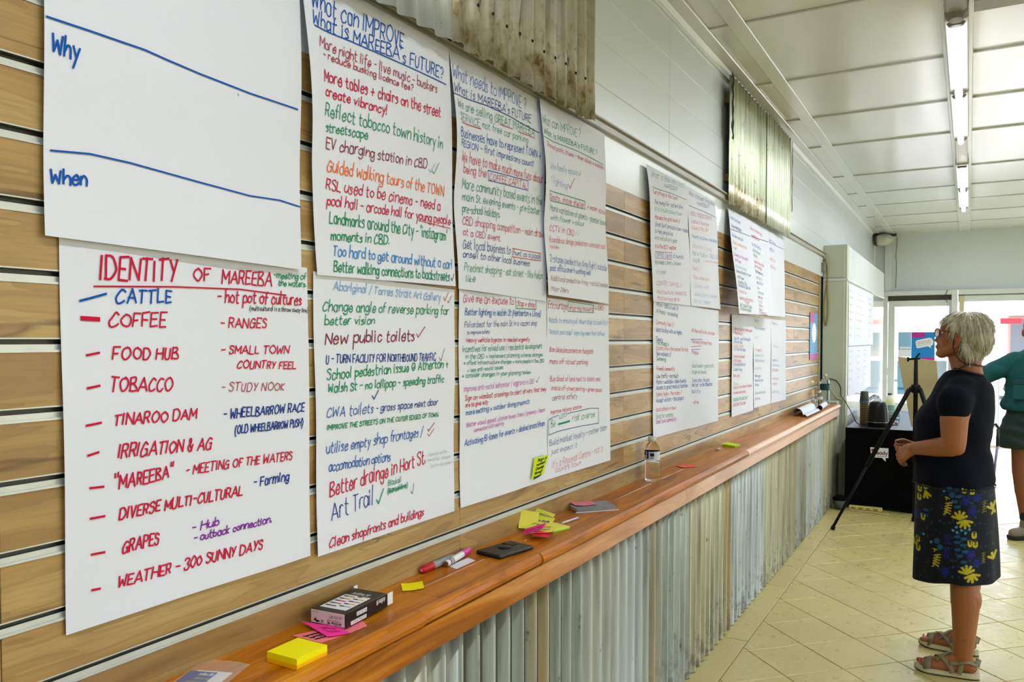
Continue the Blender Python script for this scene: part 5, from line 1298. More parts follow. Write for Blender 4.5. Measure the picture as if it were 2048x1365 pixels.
mb = MB(); mb.add([p for p in Q4]+[p+nrm for p in Q4], [(0, 1, 2, 3), (7, 6, 5, 4), (0, 4, 5, 1), (1, 5, 6, 2), (2, 6, 7, 3), (3, 7, 4, 0)]); mb.build('board', mat('beige_board', (176, 164, 124), .6, noise=(3, .05)), bd)
# walking stick
ws = thing('walking_stick', 'thin metal walking stick with black handle showing behind the woman', 'stick', (1.40, 6.5, 0))
MB().tube([W(1996, 858, 1, 6.5), W(1995, 892, 1, 6.5)], .011, 10).build('grip', BLACKP, ws, True)
MB().tube([W(1995, 892, 1, 6.5), W(1989, 940, 1, 6.5), (1.34, 6.48, .01)], .0085, 10).build('shaft', mat('stick_metal', (120, 110, 150), .25, .8), ws, True)
MB().tube([W(1985, 852, 1, 6.5), W(1991, 849, 1, 6.5), W(1998, 858, 1, 6.5)], .009, 8).build('strap', BLACKP, ws, True)
# posters on the glazed door
Yp = YF-.006
def rectp(mb, x0, y0, x1, y1, dy=0):
    a = W(x0, y0, 1, Yp); b_ = W(x1, y1, 1, Yp); mb.box(a.x, b_.x, Yp-.0015-dy, Yp-dy, b_.z, a.z)
def poster(label, x0, y0, x1, y1, mt):
    a = W(x0, y1, 1, Yp); o = thing('poster', label, 'poster', (a.x, Yp, a.z), 'posters on the glazed door'); mb = MB(); rectp(mb, x0, y0, x1, y1); mb.build('sheet', mt, o); return o
def blk_(o, nm, x0, y0, x1, y1, mt, dy=.002): mb = MB(); rectp(mb, x0, y0, x1, y1, dy); mb.build(nm, mt, o)
p1 = poster('pale blue poster in the top left of the glazed door', 1797, 665, 1822, 714, LBP)
blk_(p1, 'text_band', 1799, 694, 1821, 698, WHP); blk_(p1, 'white_band', 1797, 700, 1822, 714, WHP)
p2_ = poster('bright blue poster with white speech bubble and magenta heading on the glazed door', 1823, 665, 1869, 721, mat('poster_deep', (12, 132, 214), .4))
blk_(p2_, 'heading_block', 1824, 665, 1850, 675.5, MAG); blk_(p2_, 'footer_block', 1844, 715.5, 1869, 721, MAG)
mb = MB(); P_ = [W(a, b, 1, Yp-.0035) for a, b in ((1831, 684), (1834, 681), (1858, 676), (1863, 677), (1867, 683), (1866, 690), (1861, 692.5), (1863, 697), (1856, 693), (1836, 697), (1833, 696))]; mb.add(P_, [tuple(range(len(P_)))]); mb.build('speech_bubble', WHP, p2_)
for k, tx in enumerate(('How do we make', 'this town a great', 'place to live')):
    A_ = W(1835, 686+3.6*k, 1, Yp-.005); B_ = W(1861, 681.5+3.6*k, 1, Yp-.005); mb = MB(); textline(mb, tx, (A_.x, A_.z), (B_.x, B_.z), .012, .0022, lambda u, v: (u, Yp-.005, v), .1); mb.build('printed_line', INK['grey'], p2_)
p3_ = poster('pale poster low on the left of the glazed door behind the easel board', 1795, 722, 1830, 790, LBP); blk_(p3_, 'blue_band', 1795, 775, 1830, 781, BLP)
p4_ = poster('pale poster low on the right of the glazed door behind the easel board', 1866, 722, 1892, 800, mat('poster_ice', (190, 214, 240), .4))
# ================================================================== PEOPLE
def skin_mat(name, rgb, rough=.5):
    m, t, b, g, o = newmat(name, rough, 0, .4)
    n1 = noise(t, g, 7, 3); n2 = noise(t, g, 70, 3, .6)
    c = mixc(t, n1, rgb, tuple(min(255, int(v*1.12)) for v in rgb))
    c = mixc(t, mth(t, 'MULTIPLY', rng_(t, n2, .64, .72, 0, 1), .45), c, tuple(int(v*.6) for v in rgb))
    t.links.new(c, b.inputs['Base Color']); b.inputs['Subsurface Weight'].default_value = .08; b.inputs['Subsurface Radius'].default_value = (.02, .008, .004)
    bumpn(t, b, n2, .08, .001); return m
SK = skin_mat('skin_shaded', (146, 90, 50)); SK2 = skin_mat('skin_ruddy', (122, 72, 46))  # woman's base colour darkened to stand in for her backlit shade
def hand(mb, wrist, dirf, palmn, side, L=.17, curl=(.5, .9, .7), thumb=1, fr=.0085, spread=.0195):
    """palm and five curled fingers. dirf: wrist->knuckles, palmn: the palm faces this way, side: towards the thumb"""
    w0 = Vector(wrist); d = Vector(dirf).normalized(); n = Vector(palmn); n = (n-d*n.dot(d)).normalized(); s = d.cross(n).normalized(); s = s if s.dot(Vector(side)) > 0 else -s
    pl_ = L*.5
    for k in range(4):
        o = (1.5-k)*spread*1.0
        mb.cap2(w0+d*.012+s*o*.55, .0155, w0+d*pl_+s*o, .0125)
    lens = (.040, .045, .042, .033)
    for k in range(4):
        o = (1.5-k)*spread; p = w0+d*pl_+s*o; a = 0; r = fr*(1, 1.03, 1, .9)[k]; Ls = lens[k]*L/.17
        for j, (cu, f) in enumerate(zip(curl, (1, .68, .55))):
            a += cu+.06*k*(j == 0); dd = d*math.cos(a)+n*math.sin(a); q = p+dd*Ls*f; mb.cap2(p, r, q, r*.93, 10); p = q; r *= .92
    if thumb:
        p = w0+d*.022+s*spread*1.3; q = p+(d*.75+s*.55+n*.35).normalized()*.036; mb.cap2(p, .0145, q, .0105, 10)
        q2 = q+(d*.9+s*.1+n*.35).normalized()*.028; mb.cap2(q, .0103, q2, .0095, 10); q3 = q2+(d*.8-s*.1+n*.5).normalized()*.022; mb.cap2(q2, .0093, q3, .0082, 10)
# ---------------- woman, facing the wall (-x)
cyW = 4.2
wo = thing('person', 'woman with short silver hair, navy top and leaf print skirt, in profile facing the wall', 'person', (1.17, cyW, 0))
mb = MB()
V = Vector
# head
mb.ell((1.203, cyW, 1.535), (.096, .074, .083)); mb.ell((1.158, cyW, 1.50), (.064, .062, .085)); mb.ell((1.135, cyW, 1.545), (.034, .052, .038))
mb.cap2((1.165, cyW-.045, 1.465), .026, (1.112, cyW-.012, 1.436), .024); mb.cap2((1.165, cyW+.045, 1.465), .026, (1.112, cyW+.012, 1.436), .024)
mb.ell((1.108, cyW, 1.434), (.024, .022, .017)); mb.cap2((1.112, cyW, 1.448), .022, (1.118, cyW, 1.48), .026)
mb.cap2((1.110, cyW, 1.538), .0085, (1.093, cyW, 1.499), .0105, 12); mb.ell((1.090, cyW, 1.495), (.0115, .012, .009)); mb.ell((1.100, cyW-.010, 1.492), (.010, .007, .007)); mb.ell((1.100, cyW+.010, 1.492), (.010, .007, .007))
mb.ell((1.098, cyW, 1.472), (.0115, .021, .0055)); mb.ell((1.098, cyW, 1.461), (.0125, .019, .006))
mb.cap2((1.118, cyW-.03, 1.558), .0095, (1.112, cyW+.0, 1.556), .009); mb.cap2((1.118, cyW+.03, 1.558), .0095, (1.112, cyW+.0, 1.556), .009)
mb.ell((1.130, cyW-.038, 1.497), (.024, .018, .022)); mb.ell((1.130, cyW+.038, 1.497), (.024, .018, .022))
for s_ in (-1, 1):   # ears
    e = V((1.172, cyW+s_*.080, 1.494))
    ring = [e+V((.012*math.cos(t)+.006*math.sin(t), s_*.006+s_*.010*max(0, math.cos(t)), .028*math.sin(t))) for t in [k*math.pi/6-2.2 for k in range(10)]]
    for a, b in zip(ring[:-1], ring[1:]): mb.cap2(a, .0055, b, .0055, 8)
    mb.ell(e+V((0, s_*.002, 0)), (.014, .006, .024)); mb.ell(e+V((-.004, s_*.003, -.026)), (.008, .006, .009))
# neck
mb.cap2((1.205, cyW, 1.45), .056, (1.222, cyW, 1.33), .060); mb.cap2((1.165, cyW, 1.425), .030, (1.185, cyW, 1.37), .036)
# torso, hips (under the clothes)
mb.loft([(1.215, cyW, 1.345, .045, .08), (1.205, cyW, 1.315, .075, .16), (1.19, cyW, 1.26, .105, .175), (1.165, cyW, 1.13, .125, .155), (1.155, cyW, 1.0, .125, .150), (1.165, cyW, .86, .135, .175), (1.17, cyW, .78, .14, .18), (1.18, cyW, .70, .11, .16)], 28)
for s_, yk, ya, xa in ((-1, 4.07, 4.04, 1.214), (1, 4.31, 4.345, 1.214)):   # legs
    h = V((1.175, cyW+s_*.085, .76)); kn = V((1.215, yk, .455)); cf_ = V((1.222, (yk+ya)/2, .33)); an = V((xa, ya, .095))
    mb.cap2(h, .085, kn, .060, 18); mb.cap2(kn, .058, cf_, .060, 18); mb.cap2(cf_, .058, V((1.218, ya, .18)), .045, 18); mb.cap2(V((1.218, ya, .18)), .045, an, .038, 18)
    mb.ell(kn+V((-.01, 0, 0)), (.058, .052, .05)); mb.ell(cf_+V((.008, 0, .02)), (.056, .052, .075))
    # foot pointing to -x, sole on z=.022
    dy = 0 if s_ < 0 else .035
    hl = V((1.238, ya, .052)); mb.ell(hl, (.034, .031, .030)); mb.cap2(an, .036, hl, .031)
    bl0 = V((1.085, ya+dy, .042)); mb.cap2(V((1.195, ya, .075)), .033, bl0, .021, 14); mb.cap2(V((1.20, ya+.010, .050)), .026, bl0+V((.0, .018, -.004)), .018); mb.cap2(V((1.20, ya-.008, .046)), .025, bl0+V((.0, -.020, -.005)), .017)
    for k in range(5):
        o = (-.026+.013*k)*(-s_)*-1; big = (k == 4)
        y0_ = ya+dy+( -.026+.013*k)*(-s_ if s_ > 0 else 1)
        r = .0115 if big else .0078; tp = V((1.040+(.0 if big else .008+.004*(3-k if k < 3 else 0)), y0_, .036)); mb.cap2(bl0+V((-.005, (y0_-ya-dy)*.9, -.004)), r*1.05, tp, r, 8)
# near (left) arm
sh = V((1.185, 4.035, 1.255)); el = V((1.168, 3.978, 1.045)); wr = V((1.010, 4.095, 1.000))
mb.cap2(sh, .062, V((1.168, 3.985, 1.15)), .057, 18); mb.cap2(V((1.168, 3.985, 1.15)), .057, el, .049, 18); mb.ell(el+V((.012, -.002, -.018)), (.034, .036, .034))
mb.cap2(el+V((-.01, .005, -.012)), .047, V((1.10, 4.025, 1.018)), .042, 16); mb.cap2(V((1.10, 4.025, 1.018)), .042, wr, .029, 16)
hand(mb, wr+V((-.004, .004, 0)), (-.75, .25, -.55), (.30, .55, -.50), (-.3, .3, .9), L=.135, curl=(.45, .95, .7), thumb=1)
# far (right) arm
sh2 = V((1.185, 4.365, 1.255)); el2 = V((1.165, 4.425, 1.045)); wr2 = V((1.015, 4.27, .985))
mb.cap2(sh2, .062, el2, .049, 18); mb.cap2(el2, .046, wr2, .028, 16)
hand(mb, wr2+V((-.004, -.004, 0)), (-.8, -.45, -.25), (.3, -.5, .3), (-.2, -.1, 1), L=.135, curl=(.4, .8, .6), thumb=1)
body = meshobj('body', remesh(mb, .0042, 5, .5), SK, wo)
# eyes
for s_ in (-1, 1): MB().ell((1.118, cyW+s_*.030, 1.530), (.011, .012, .010), 14, 8).build('eye', mat('eye_white', (220, 215, 208), .2), wo, True); MB().ell((1.1085, cyW+s_*.030, 1.530), (.003, .005, .005), 10, 6).build('iris', mat('iris_brown', (60, 50, 46), .2), wo, True)
MB().ell((1.0895, cyW, 1.4665), (.006, .016, .006), 12, 8).build('lips', mat('lip_rose', (176, 92, 92), .4), wo, True)
# top
mb = MB()
mb.loft([(1.222, cyW, 1.350, .060, .075, -.25), (1.212, cyW, 1.335, .088, .125, -.2), (1.207, cyW, 1.30, .112, .178, -.1), (1.198, cyW, 1.25, .128, .200), (1.175, cyW, 1.18, .150, .198), (1.161, cyW, 1.12, .165, .190), (1.160, cyW, 1.06, .163, .184), (1.155, cyW, 1.01, .152, .182), (1.163, cyW, .95, .158, .192), (1.167, cyW, .88, .163, .205), (1.167, cyW, .835, .166, .212)], 44)
for s_, e in ((-1, V((1.167, 3.988, 1.20))), (1, V((1.167, 4.412, 1.20)))):
    a = V((1.195, cyW+s_*.135, 1.285)); mb.cap2(a+V((0, 0, -.01)), .066, e+V((0, 0, .02)), .072, 20); mb.cap2(e+V((0, 0, .03)), .072, e, .070, 20)
mt_ = remesh(mb, .008, 34, .5)
# fabric folds and open hem/cuffs: nudge vertices
for v in mt_.vertices:
    x, y, z = v.co; f = .0035*math.sin(x*38+z*22+y*9)*min(1, max(0, (1.27-z)*6)); th = math.atan2(y-cyW, x-1.16)
    v.co.x += f*math.cos(th)+.004*math.sin(z*60+th*3)*(.5 if z < 1.0 else .15); v.co.y += f*math.sin(th)
meshobj('navy_top', mt_, mat('navy_fabric', (6, 10, 24), .85, spec=.15, noise=(60, .15)), wo)
MB().loft([(1.166, cyW, .834, .168, .214), (1.166, cyW, .842, .170, .216)], 44, cap=False).build('top_hem', mat('navy_hem', (10, 14, 28), .8), wo, True)
MB().tube([V((1.222+.062*math.cos(t), cyW+.078*math.sin(t), 1.352-.25*.062*math.cos(t))) for t in [k*math.pi/14 for k in range(29)]], .005, 8).build('neckband', mat('navy_band', (10, 14, 26), .8), wo, True)
# skirt with painted print
def seg(P_, a, b):
    a = np.array(a); b = np.array(b); ab = b-a; t = np.clip(((P_-a)@ab)/max(1e-12, ab@ab), 0, 1); return np.linalg.norm(P_-(a+t[:, None]*ab), axis=1)
NU, NV = 460, 200; cxS = 1.170
me_v = []; S_ = np.zeros(((NU+1)*(NV+1), 2))
for j in range(NV+1):
    v = j/NV; z = .85-.43*v
    rx = .158+.010*v+.004*math.sin(v*3); ry = .205+.012*v
    for i in range(NU+1):
        t = 2*math.pi*i/NU; fold = (.0045*math.sin(9*t+1)+.004*math.sin(5*t+v*2))*v
        x = cxS+(rx+fold)*math.cos(t)+.012*v*max(0, math.cos(t)); y = cyW+(ry+fold)*math.sin(t)
        zz = z-.022*v*max(0, -math.cos(t))+.010*v*math.sin(3*t)*.5-.012*v*max(0, math.cos(t))**2*-1
        me_v.append((x, y, zz)); k = j*(NU+1)+i; S_[k] = ((x-cxS)*1.0, zz)
# pattern coords: px of the 5.937x crop -> x,z at the near surface
def pc(zx, zy): q = W(1820+zx/5.937, 940+zy/5.937, 1, 4.02); return (q.x-cxS, q.z)
colA = np.tile(np.array(lin((7, 10, 22))), (len(me_v), 1))
P2 = S_; SCL = .0023/5.937*1.0
def paint(pts, r, rgb, sc=1.0):
    global colA
    c = np.array(lin(rgb))
    for a, b in zip(pts[:-1], pts[1:]):
        A_, B_ = np.array(pc(*a)), np.array(pc(*b)); rr = r*SCL*6*sc/6*1.0
        box = (P2[:, 0] > min(A_[0], B_[0])-rr) & (P2[:, 0] < max(A_[0], B_[0])+rr) & (P2[:, 1] > min(A_[1], B_[1])-rr) & (P2[:, 1] < max(A_[1], B_[1])+rr)
        idx = np.nonzero(box)[0]
        if len(idx): d = seg(P2[idx], A_, B_); colA[idx[d < rr]] = c
YE_ = (176, 164, 30); YD = (120, 116, 34); BL1 = (22, 74, 110); BL2 = (18, 26, 104); BL3 = (14, 44, 62); CY = (70, 140, 170)
R = random.Random(12)
for k in range(150): x_, y_ = R.uniform(40, 1010), R.uniform(180, 1290); a = R.uniform(0, 3.1); paint([(x_, y_), (x_+14*math.cos(a), y_+14*math.sin(a))], R.uniform(7, 12), R.choice((BL3, BL3, (16, 30, 70), (20, 52, 84))))
def star(x_, y_, L_, r, rgb, n=6):
    for k in range(n): a = k*2*math.pi/n+.3; paint([(x_, y_), (x_+L_*math.cos(a), y_+L_*math.sin(a))], r, rgb)
for p in ((665, 370), (740, 490), (800, 340), (720, 1000), (790, 1110), (420, 1190), (80, 560)): star(*p, 44, 13, BL2)
for p in ((550, 238), (580, 308), (565, 432), (530, 368), (560, 780), (640, 808), (560, 845), (635, 882), (565, 932), (655, 957), (590, 1006), (640, 1078), (185, 488), (180, 552)): paint([(p[0]-18, p[1]), (p[0]+18, p[1])], 17, BL1)
for p in ((470, 220), (500, 288), (320, 835), (360, 908)): star(*p, 28, 8, BL1, 8)
for p in ((405, 243), (290, 172), (245, 190), (255, 135), (550, 668), (612, 706), (560, 730), (660, 740), (706, 700), (512, 706), (250, 856), (155, 780)): star(*p, 10, 7, CY, 5)
for k in range(6): paint([(435-30+3*k, 760+22*k), (435, 750+22*k), (435+30+3*k, 760+22*k)], 6, BL2); paint([(435-30, 930+20*k), (435, 920+20*k), (465, 930+20*k)], 6, BL2)
def fan(x_, y_, up, L_=88, r=13, n=5, spread=1.25, rgb=YE_, rot=0):
    for k in range(n): a = -spread+2*spread*k/(n-1)+rot; paint([(x_, y_), (x_+L_*math.sin(a), y_-up*L_*math.cos(a))], r, rgb)
fan(590, 572, 1); fan(652, 592, -1); fan(672, 1215, 1); fan(742, 1236, -1); fan(175, 240, 1, 55, 11, 3, .8, rot=.2); fan(180, 270, -1, 75, 13, 3, .6, rot=.35)
fan(990, 510, 1, 75, 12, 3, .7, rot=-.3); fan(1000, 1105, 1, 75, 13, 3, .7, rot=-.3); fan(1000, 520, -1, 50, 10, 2, .4)
def fern(x0, y0, x1, y1, n, L_, r, rgb=YE_):
    r *= .68
    paint([(x0, y0), (x1, y1)], r*.55, rgb)
    for k in range(n):
        f = k/(n-1); x_ = x0+(x1-x0)*f; y_ = y0+(y1-y0)*f; paint([(x_, y_), (x_-L_*.75, y_+L_*(.15+.55*f))], r, rgb); paint([(x_, y_), (x_+L_*.85, y_-L_*.1+L_*.6*f)], r, rgb)
fern(460, 385, 438, 490, 5, 46, 9); paint([(415, 318), (440, 318), (470, 335)], 5, YE_); paint([(440, 318), (435, 348)], 5, YE_)
fern(325, 1000, 300, 1110, 5, 46, 10); paint([(270, 930), (295, 932), (322, 942)], 5, YE_); paint([(295, 932), (292, 962)], 5, YE_)
fern(890, 395, 880, 505, 5, 26, 6, YD); fern(876, 1005, 874, 1110, 5, 22, 6, YD)
for (x_, y_) in ((645, 232), (740, 255), (105, 250), (100, 350), (762, 775), (712, 865), (775, 885), (85, 850), (88, 955), (148, 575), (55, 890)):
    paint([(x_, y_-18), (x_, y_+18)], 24, YE_); paint([(x_+2, y_-6), (x_+2, y_+6)], 10, (60, 84, 30)); paint([(x_-8, y_-40), (x_-4, y_-22)], 6, (12, 18, 34)); paint([(x_+12, y_-40), (x_+8, y_-22)], 6, (12, 18, 34))
fs_ = [(j*(NU+1)+i, j*(NU+1)+i+1, (j+1)*(NU+1)+i+1, (j+1)*(NU+1)+i) for j in range(NV) for i in range(NU)]
ms = bpy.data.meshes.new('skirt'); ms.from_pydata(me_v, [], fs_); ms.update()
at = ms.color_attributes.new('print', 'FLOAT_COLOR', 'POINT'); at.data.foreach_set('color', np.hstack([colA, np.ones((len(colA), 1))]).astype(np.float32).ravel())
skm = bpy.data.materials.new('printed_skirt'); skm.use_nodes = True; ca = skm.node_tree.nodes.new('ShaderNodeVertexColor'); ca.layer_name = 'print'; bs = skm.node_tree.nodes['Principled BSDF']
skm.node_tree.links.new(ca.outputs[0], bs.inputs['Base Color']); bs.inputs['Roughness'].default_value = .75; bs.inputs['Specular IOR Level'].default_value = .25
meshobj('skirt', ms, skm, wo)
# hair
mb = MB()
mb.ell((1.222, cyW, 1.535), (.098, .090, .092)); mb.ell((1.160, cyW, 1.583), (.046, .068, .028)); mb.ell((1.19, cyW, 1.60), (.055, .06, .026)); mb.ell((1.255, cyW, 1.50), (.066, .086, .078)); mb.ell((1.240, cyW, 1.445), (.044, .070, .048)); mb.ell((1.232, cyW, 1.412), (.028, .048, .024))
for s_ in (-1, 1): mb.cap2((1.155, cyW+s_*.066, 1.56), .018, (1.157, cyW+s_*.074, 1.535), .012); mb.cap2((1.20, cyW+s_*.074, 1.47), .017, (1.212, cyW+s_*.066, 1.425), .016)
hm = remesh(mb, .005, 6, .5)
for v in hm.vertices:
    d = v.co-V((1.21, cyW, 1.5)); th = math.atan2(d.y, d.x); n_ = math.sin(th*17+d.z*14)*.0018+math.sin(th*39+d.z*18+2)*.0013; v.co += d.normalized()*n_
HM, t, b_, g, o_ = newmat('silver_hair', .5, 0, .4)
hn = noise(t, vec(t, mth(t, 'MULTIPLY', o_[0], 1.0), mth(t, 'MULTIPLY', o_[1], 1.0), mth(t, 'MULTIPLY', o_[2], .16)), 130, 4, .65); t.links.new(ramp(t, hn, [(.3, (120, 112, 90)), (.5, (186, 180, 156)), (.7, (222, 218, 200))]), b_.inputs['Base Color'])
hair = meshobj('hair', hm, HM, wo)
sb = MB(); R = random.Random(4); vs = hm.vertices; cen = V((1.21, cyW, 1.51)); nstr = 0
while nstr < 2600:
    v = vs[R.randrange(len(vs))]; n_ = v.normal; p0 = v.co+wloc(wo)
    d0 = p0-V((1.22, cyW, 1.61)); 
    flow = V((d0.x*1.0, d0.y*1.0, 0)); flow = flow.normalized() if flow.length > .01 else V((-1, 0, 0))
    side = min(1, max(0, (1.60-p0.z)/.06)); f = flow*(1-side)+V((.15 if p0.x > 1.2 else -.25, 0, -1))*side
    f = (f-n_*f.dot(n_)); 
    if f.length < 1e-3: continue
    f.normalize(); L_ = R.uniform(.03, .065); w_ = R.uniform(.0007, .0015); sdir = f.cross(n_).normalized()*w_; pts = []
    for k in range(4): u = k/3; pts.append(p0+f*L_*u+n_*(.0015+.005*u*(R.random()*.5+.5)-.010*u*u)+sdir*math.sin(u*3)*R.uniform(-1, 1)*2)
    o0 = len(sb.v); 
    for k, p in enumerate(pts): ww = (1, 1, .7, .15)[k]; sb.v += [tuple(p-sdir*ww), tuple(p+sdir*ww)]
    for k in range(3): sb.f.append((o0+2*k, o0+2*k+1, o0+2*k+3, o0+2*k+2)); sb.m.append(0)
    nstr += 1
st_ = sb.build('hair_strands', HM, hair, True); st_['kind'] = 'stuff'
# glasses
GF = mat('maroon_frame', (96, 18, 44), .3); gl = None
for s_ in (-1, 1):
    q = Matrix.Translation((1.092, cyW+s_*.034, 1.530)) @ Matrix.Rotation(s_*-.42, 4, 'Z') @ Matrix.Rotation(.08, 4, 'Y')
    ring = [q @ V((0, .025*math.copysign(abs(math.cos(t))**.8, math.cos(t)), .019*math.copysign(abs(math.sin(t))**.8, math.sin(t)))) for t in [k*math.pi/10 for k in range(21)]]
    rim = MB().tube(ring, .0022, 8, False).build('glasses_rim', GF, wo, True)
    lb = MB(); lb.add([ring[k] for k in range(20)], [tuple(range(20))]); lb.build('lens', mat('spectacle_lens', (235, 240, 245), .02, trans=.6, ior=1.5), rim)
    MB().tube([q @ V((0, s_*.025, .010)), V((1.125, cyW+s_*.073, 1.538)), V((1.168, cyW+s_*.0815, 1.528)), V((1.182, cyW+s_*.080, 1.505))], .0022, 8).build('glasses_temple', GF, wo, True)
MB().tube([(1.089, cyW-.012, 1.535), (1.086, cyW, 1.538), (1.089, cyW+.012, 1.535)], .002, 6).build('glasses_bridge', GF, wo, True)
cdm = mat('cord_brown', (44, 30, 30), .6)
MB().tube([V(p) for p in ((1.160, cyW-.085, 1.500), (1.158, cyW-.088, 1.465), (1.165, cyW-.083, 1.435), (1.185, cyW-.072, 1.405), (1.210, cyW-.066, 1.390), (1.245, cyW-.060, 1.385), (1.285, cyW-.02, 1.378), (1.290, cyW+.02, 1.38))], .0028, 8).build('glasses_cord', cdm, wo, True)
MB().tube([V(p) for p in ((1.155, cyW-.03, 1.345), (1.175, cyW-.062, 1.363), (1.21, cyW-.070, 1.385), (1.25, cyW-.060, 1.39))], .0026, 8).build('necklace_cord', cdm, wo, True)
# sandals
from mathutils.bvhtree import BVHTree
BO = wloc(wo); BV = BVHTree.FromPolygons([v.co.copy() for v in body.data.vertices], [tuple(p.vertices) for p in body.data.polygons])
SOL = mat('sandal_sole', (206, 196, 160), .7); STR = mat('sandal_strap', (136, 122, 92), .7); OUT = mat('sandal_outsole', (60, 48, 40), .8)
for s_, ya, dy in ((-1, 4.04, 0), (1, 4.345, .035)):
    def sole(z0, z1, gr):
        m_ = MB(); n = 26; top_ = []
        for k in range(n):
            t = 2*math.pi*k/n; u = (1-math.cos(t))/2; w_ = .043-.010*u+(.004 if u < .3 else 0)-.008*math.exp(-((u-.6)/.2)**2)
            x_ = 1.022+.258*u; top_.append((x_, ya+dy*(1-u)+math.sin(t)*w_*gr))
        lift = lambda x_: .010*max(0, (1.06-x_)/.04)
        m_.add([(x_, y_, z0+lift(x_)) for x_, y_ in top_]+[(x_, y_, z1+lift(x_)+.006*(x_ > 1.2)) for x_, y_ in top_], [(k, (k+1) % n, n+(k+1) % n, n+k) for k in range(n)]+[tuple(range(n))[::-1], tuple(range(n, 2*n))]); return m_
    sd_ = sole(.006, .024, 1.0).build('sandal', SOL, wo)
    sole(.0005, .006, .97).build('outsole', OUT, sd_)
    def strap(pts, w_, nm='strap'):
        Q = []
        for i in range(len(pts)-1):
            for j in range(3): Q.append(V(pts[i]).lerp(V(pts[i+1]), j/3))
        Q.append(V(pts[-1])); pts = []
        for p in Q:
            ax_ = V((p.x, ya+dy*max(0, min(1, (1.28-p.x)/.2)), .035)); dr = (ax_-p).normalized(); hit = BV.ray_cast(p-dr*.05-BO, dr, .16)
            pts.append(hit[0]+BO-dr*.0022 if hit[0] is not None and p.z > .026 else p)
        m_ = MB(); n = len(pts); P_ = [V(p) for p in pts]
        for i, p in enumerate(P_):
            d = (P_[min(i+1, n-1)]-P_[max(i-1, 0)]); c = V((1.15, ya+dy*.5, .03)); o2 = (p-c); o2.x *= .2; s2 = d.cross(o2).normalized()*w_; m_.v += [tuple(p-s2), tuple(p+s2)]
        for i in range(n-1): m_.f.append((2*i, 2*i+1, 2*i+3, 2*i+2)); m_.m.append(0)
        o = m_.build(nm, STR, sd_, True); sm_ = o.modifiers.new('s', 'SOLIDIFY'); sm_.thickness = .004; sm_.offset = 1
    yy = ya+dy*.7
    strap([(1.075, yy-.040, .024), (1.075, yy-.041, .045), (1.078, yy-.028, .064), (1.080, yy, .071), (1.078, yy+.028, .064), (1.075, yy+.041, .045), (1.075, yy+.04, .024)], .016)
    strap([(1.175, ya-.039, .024), (1.165, ya-.041, .055), (1.140, ya-.030, .090), (1.125, ya-.005, .098), (1.115, ya+.02, .085), (1.105, ya+.036, .05)], .011)
    strap([(1.110, ya-.030, .070), (1.130, ya-.018, .092), (1.160, ya+.006, .108), (1.180, ya+.03, .090), (1.19, ya+.036, .05)], .007)
    strap([(1.160, ya-.040, .072), (1.20, ya-.040, .080), (1.255, ya-.030, .088), (1.275, ya, .09), (1.255, ya+.030, .088), (1.2, ya+.04, .08), (1.16, ya+.038, .075)], .010)
    strap([(1.20, ya-.038, .024), (1.205, ya-.040, .05), (1.21, ya-.040, .085)], .010)
    for k in range(5):
        y0_ = ya+dy+(-.026+.013*k)*(-s_ if s_ > 0 else 1); MB().ell((1.036+(0 if k == 4 else .008), y0_, .043), (.005, .005 if k < 4 else .007, .0025), 8, 6).build('toenail', mat('nail_red', (190, 60, 60), .3), wo, True)
# ---------------- man at the right edge
cyM = 7.1
mn = thing('person', 'man in green work shirt, dark green shorts and boots at the right edge', 'person', (1.68, cyM, 0))
mb = MB()
mb.ell((1.655, cyM, 1.565), (.085, .092, .110)); mb.ell((1.635, cyM-.03, 1.50), (.062, .062, .075)); mb.ell((1.612, cyM-.095, 1.53), (.014, .020, .020)); mb.ell((1.63, cyM-.085, 1.475), (.03, .02, .02))
mb.ell((1.572, cyM, 1.55), (.012, .020, .030)); mb.ell((1.745, cyM, 1.55), (.012, .020, .030)); mb.cap2((1.635, cyM-.086, 1.575), .012, (1.60, cyM-.08, 1.575), .010)
mb.cap2((1.665, cyM, 1.48), .062, (1.68, cyM, 1.38), .066)
mb.loft([(1.68, cyM, 1.40, .09, .07), (1.68, cyM, 1.34, .19, .10), (1.68, cyM, 1.2, .19, .12), (1.68, cyM, 1.0, .19, .14), (1.69, cyM, .85, .18, .13), (1.69, cyM, .78, .15, .12)], 24)
for s_, xk, xa in ((-1, 1.578, 1.617), (1, 1.80, 1.80)):
    mb.cap2((1.69+s_*.10, cyM, .82), .092, (xk, cyM-.01, .50), .066, 18); mb.cap2((xk, cyM-.01, .50), .064, (xk+(xa-xk)*.4, cyM+.015, .35), .060, 16); mb.cap2((xk+(xa-xk)*.4, cyM+.015, .35), .058, (xa, cyM, .11), .040, 16)
sL = V((1.505, cyM, 1.335)); eL = V((1.30, cyM-.05, 1.215)); wL = V((1.20, cyM-.28, 1.17))
mb.cap2(sL, .060, eL, .047, 16); mb.cap2(eL, .045, wL, .03, 14); hand(mb, wL, (-.4, -.9, -.1), (0, .1, -1), (.9, -.4, 0), L=.16, curl=(.3, .5, .4))
sR = V((1.865, cyM, 1.335)); eR = V((1.93, cyM+.02, 1.06)); wR = V((1.90, cyM-.12, .84))
mb.cap2(sR, .060, eR, .047, 16); mb.cap2(eR, .045, wR, .03, 14); hand(mb, wR, (-.1, -.2, -1), (-1, 0, 0), (0, -1, 0), L=.16)
meshobj('body', remesh(mb, .0065, 5, .5), SK2, mn)
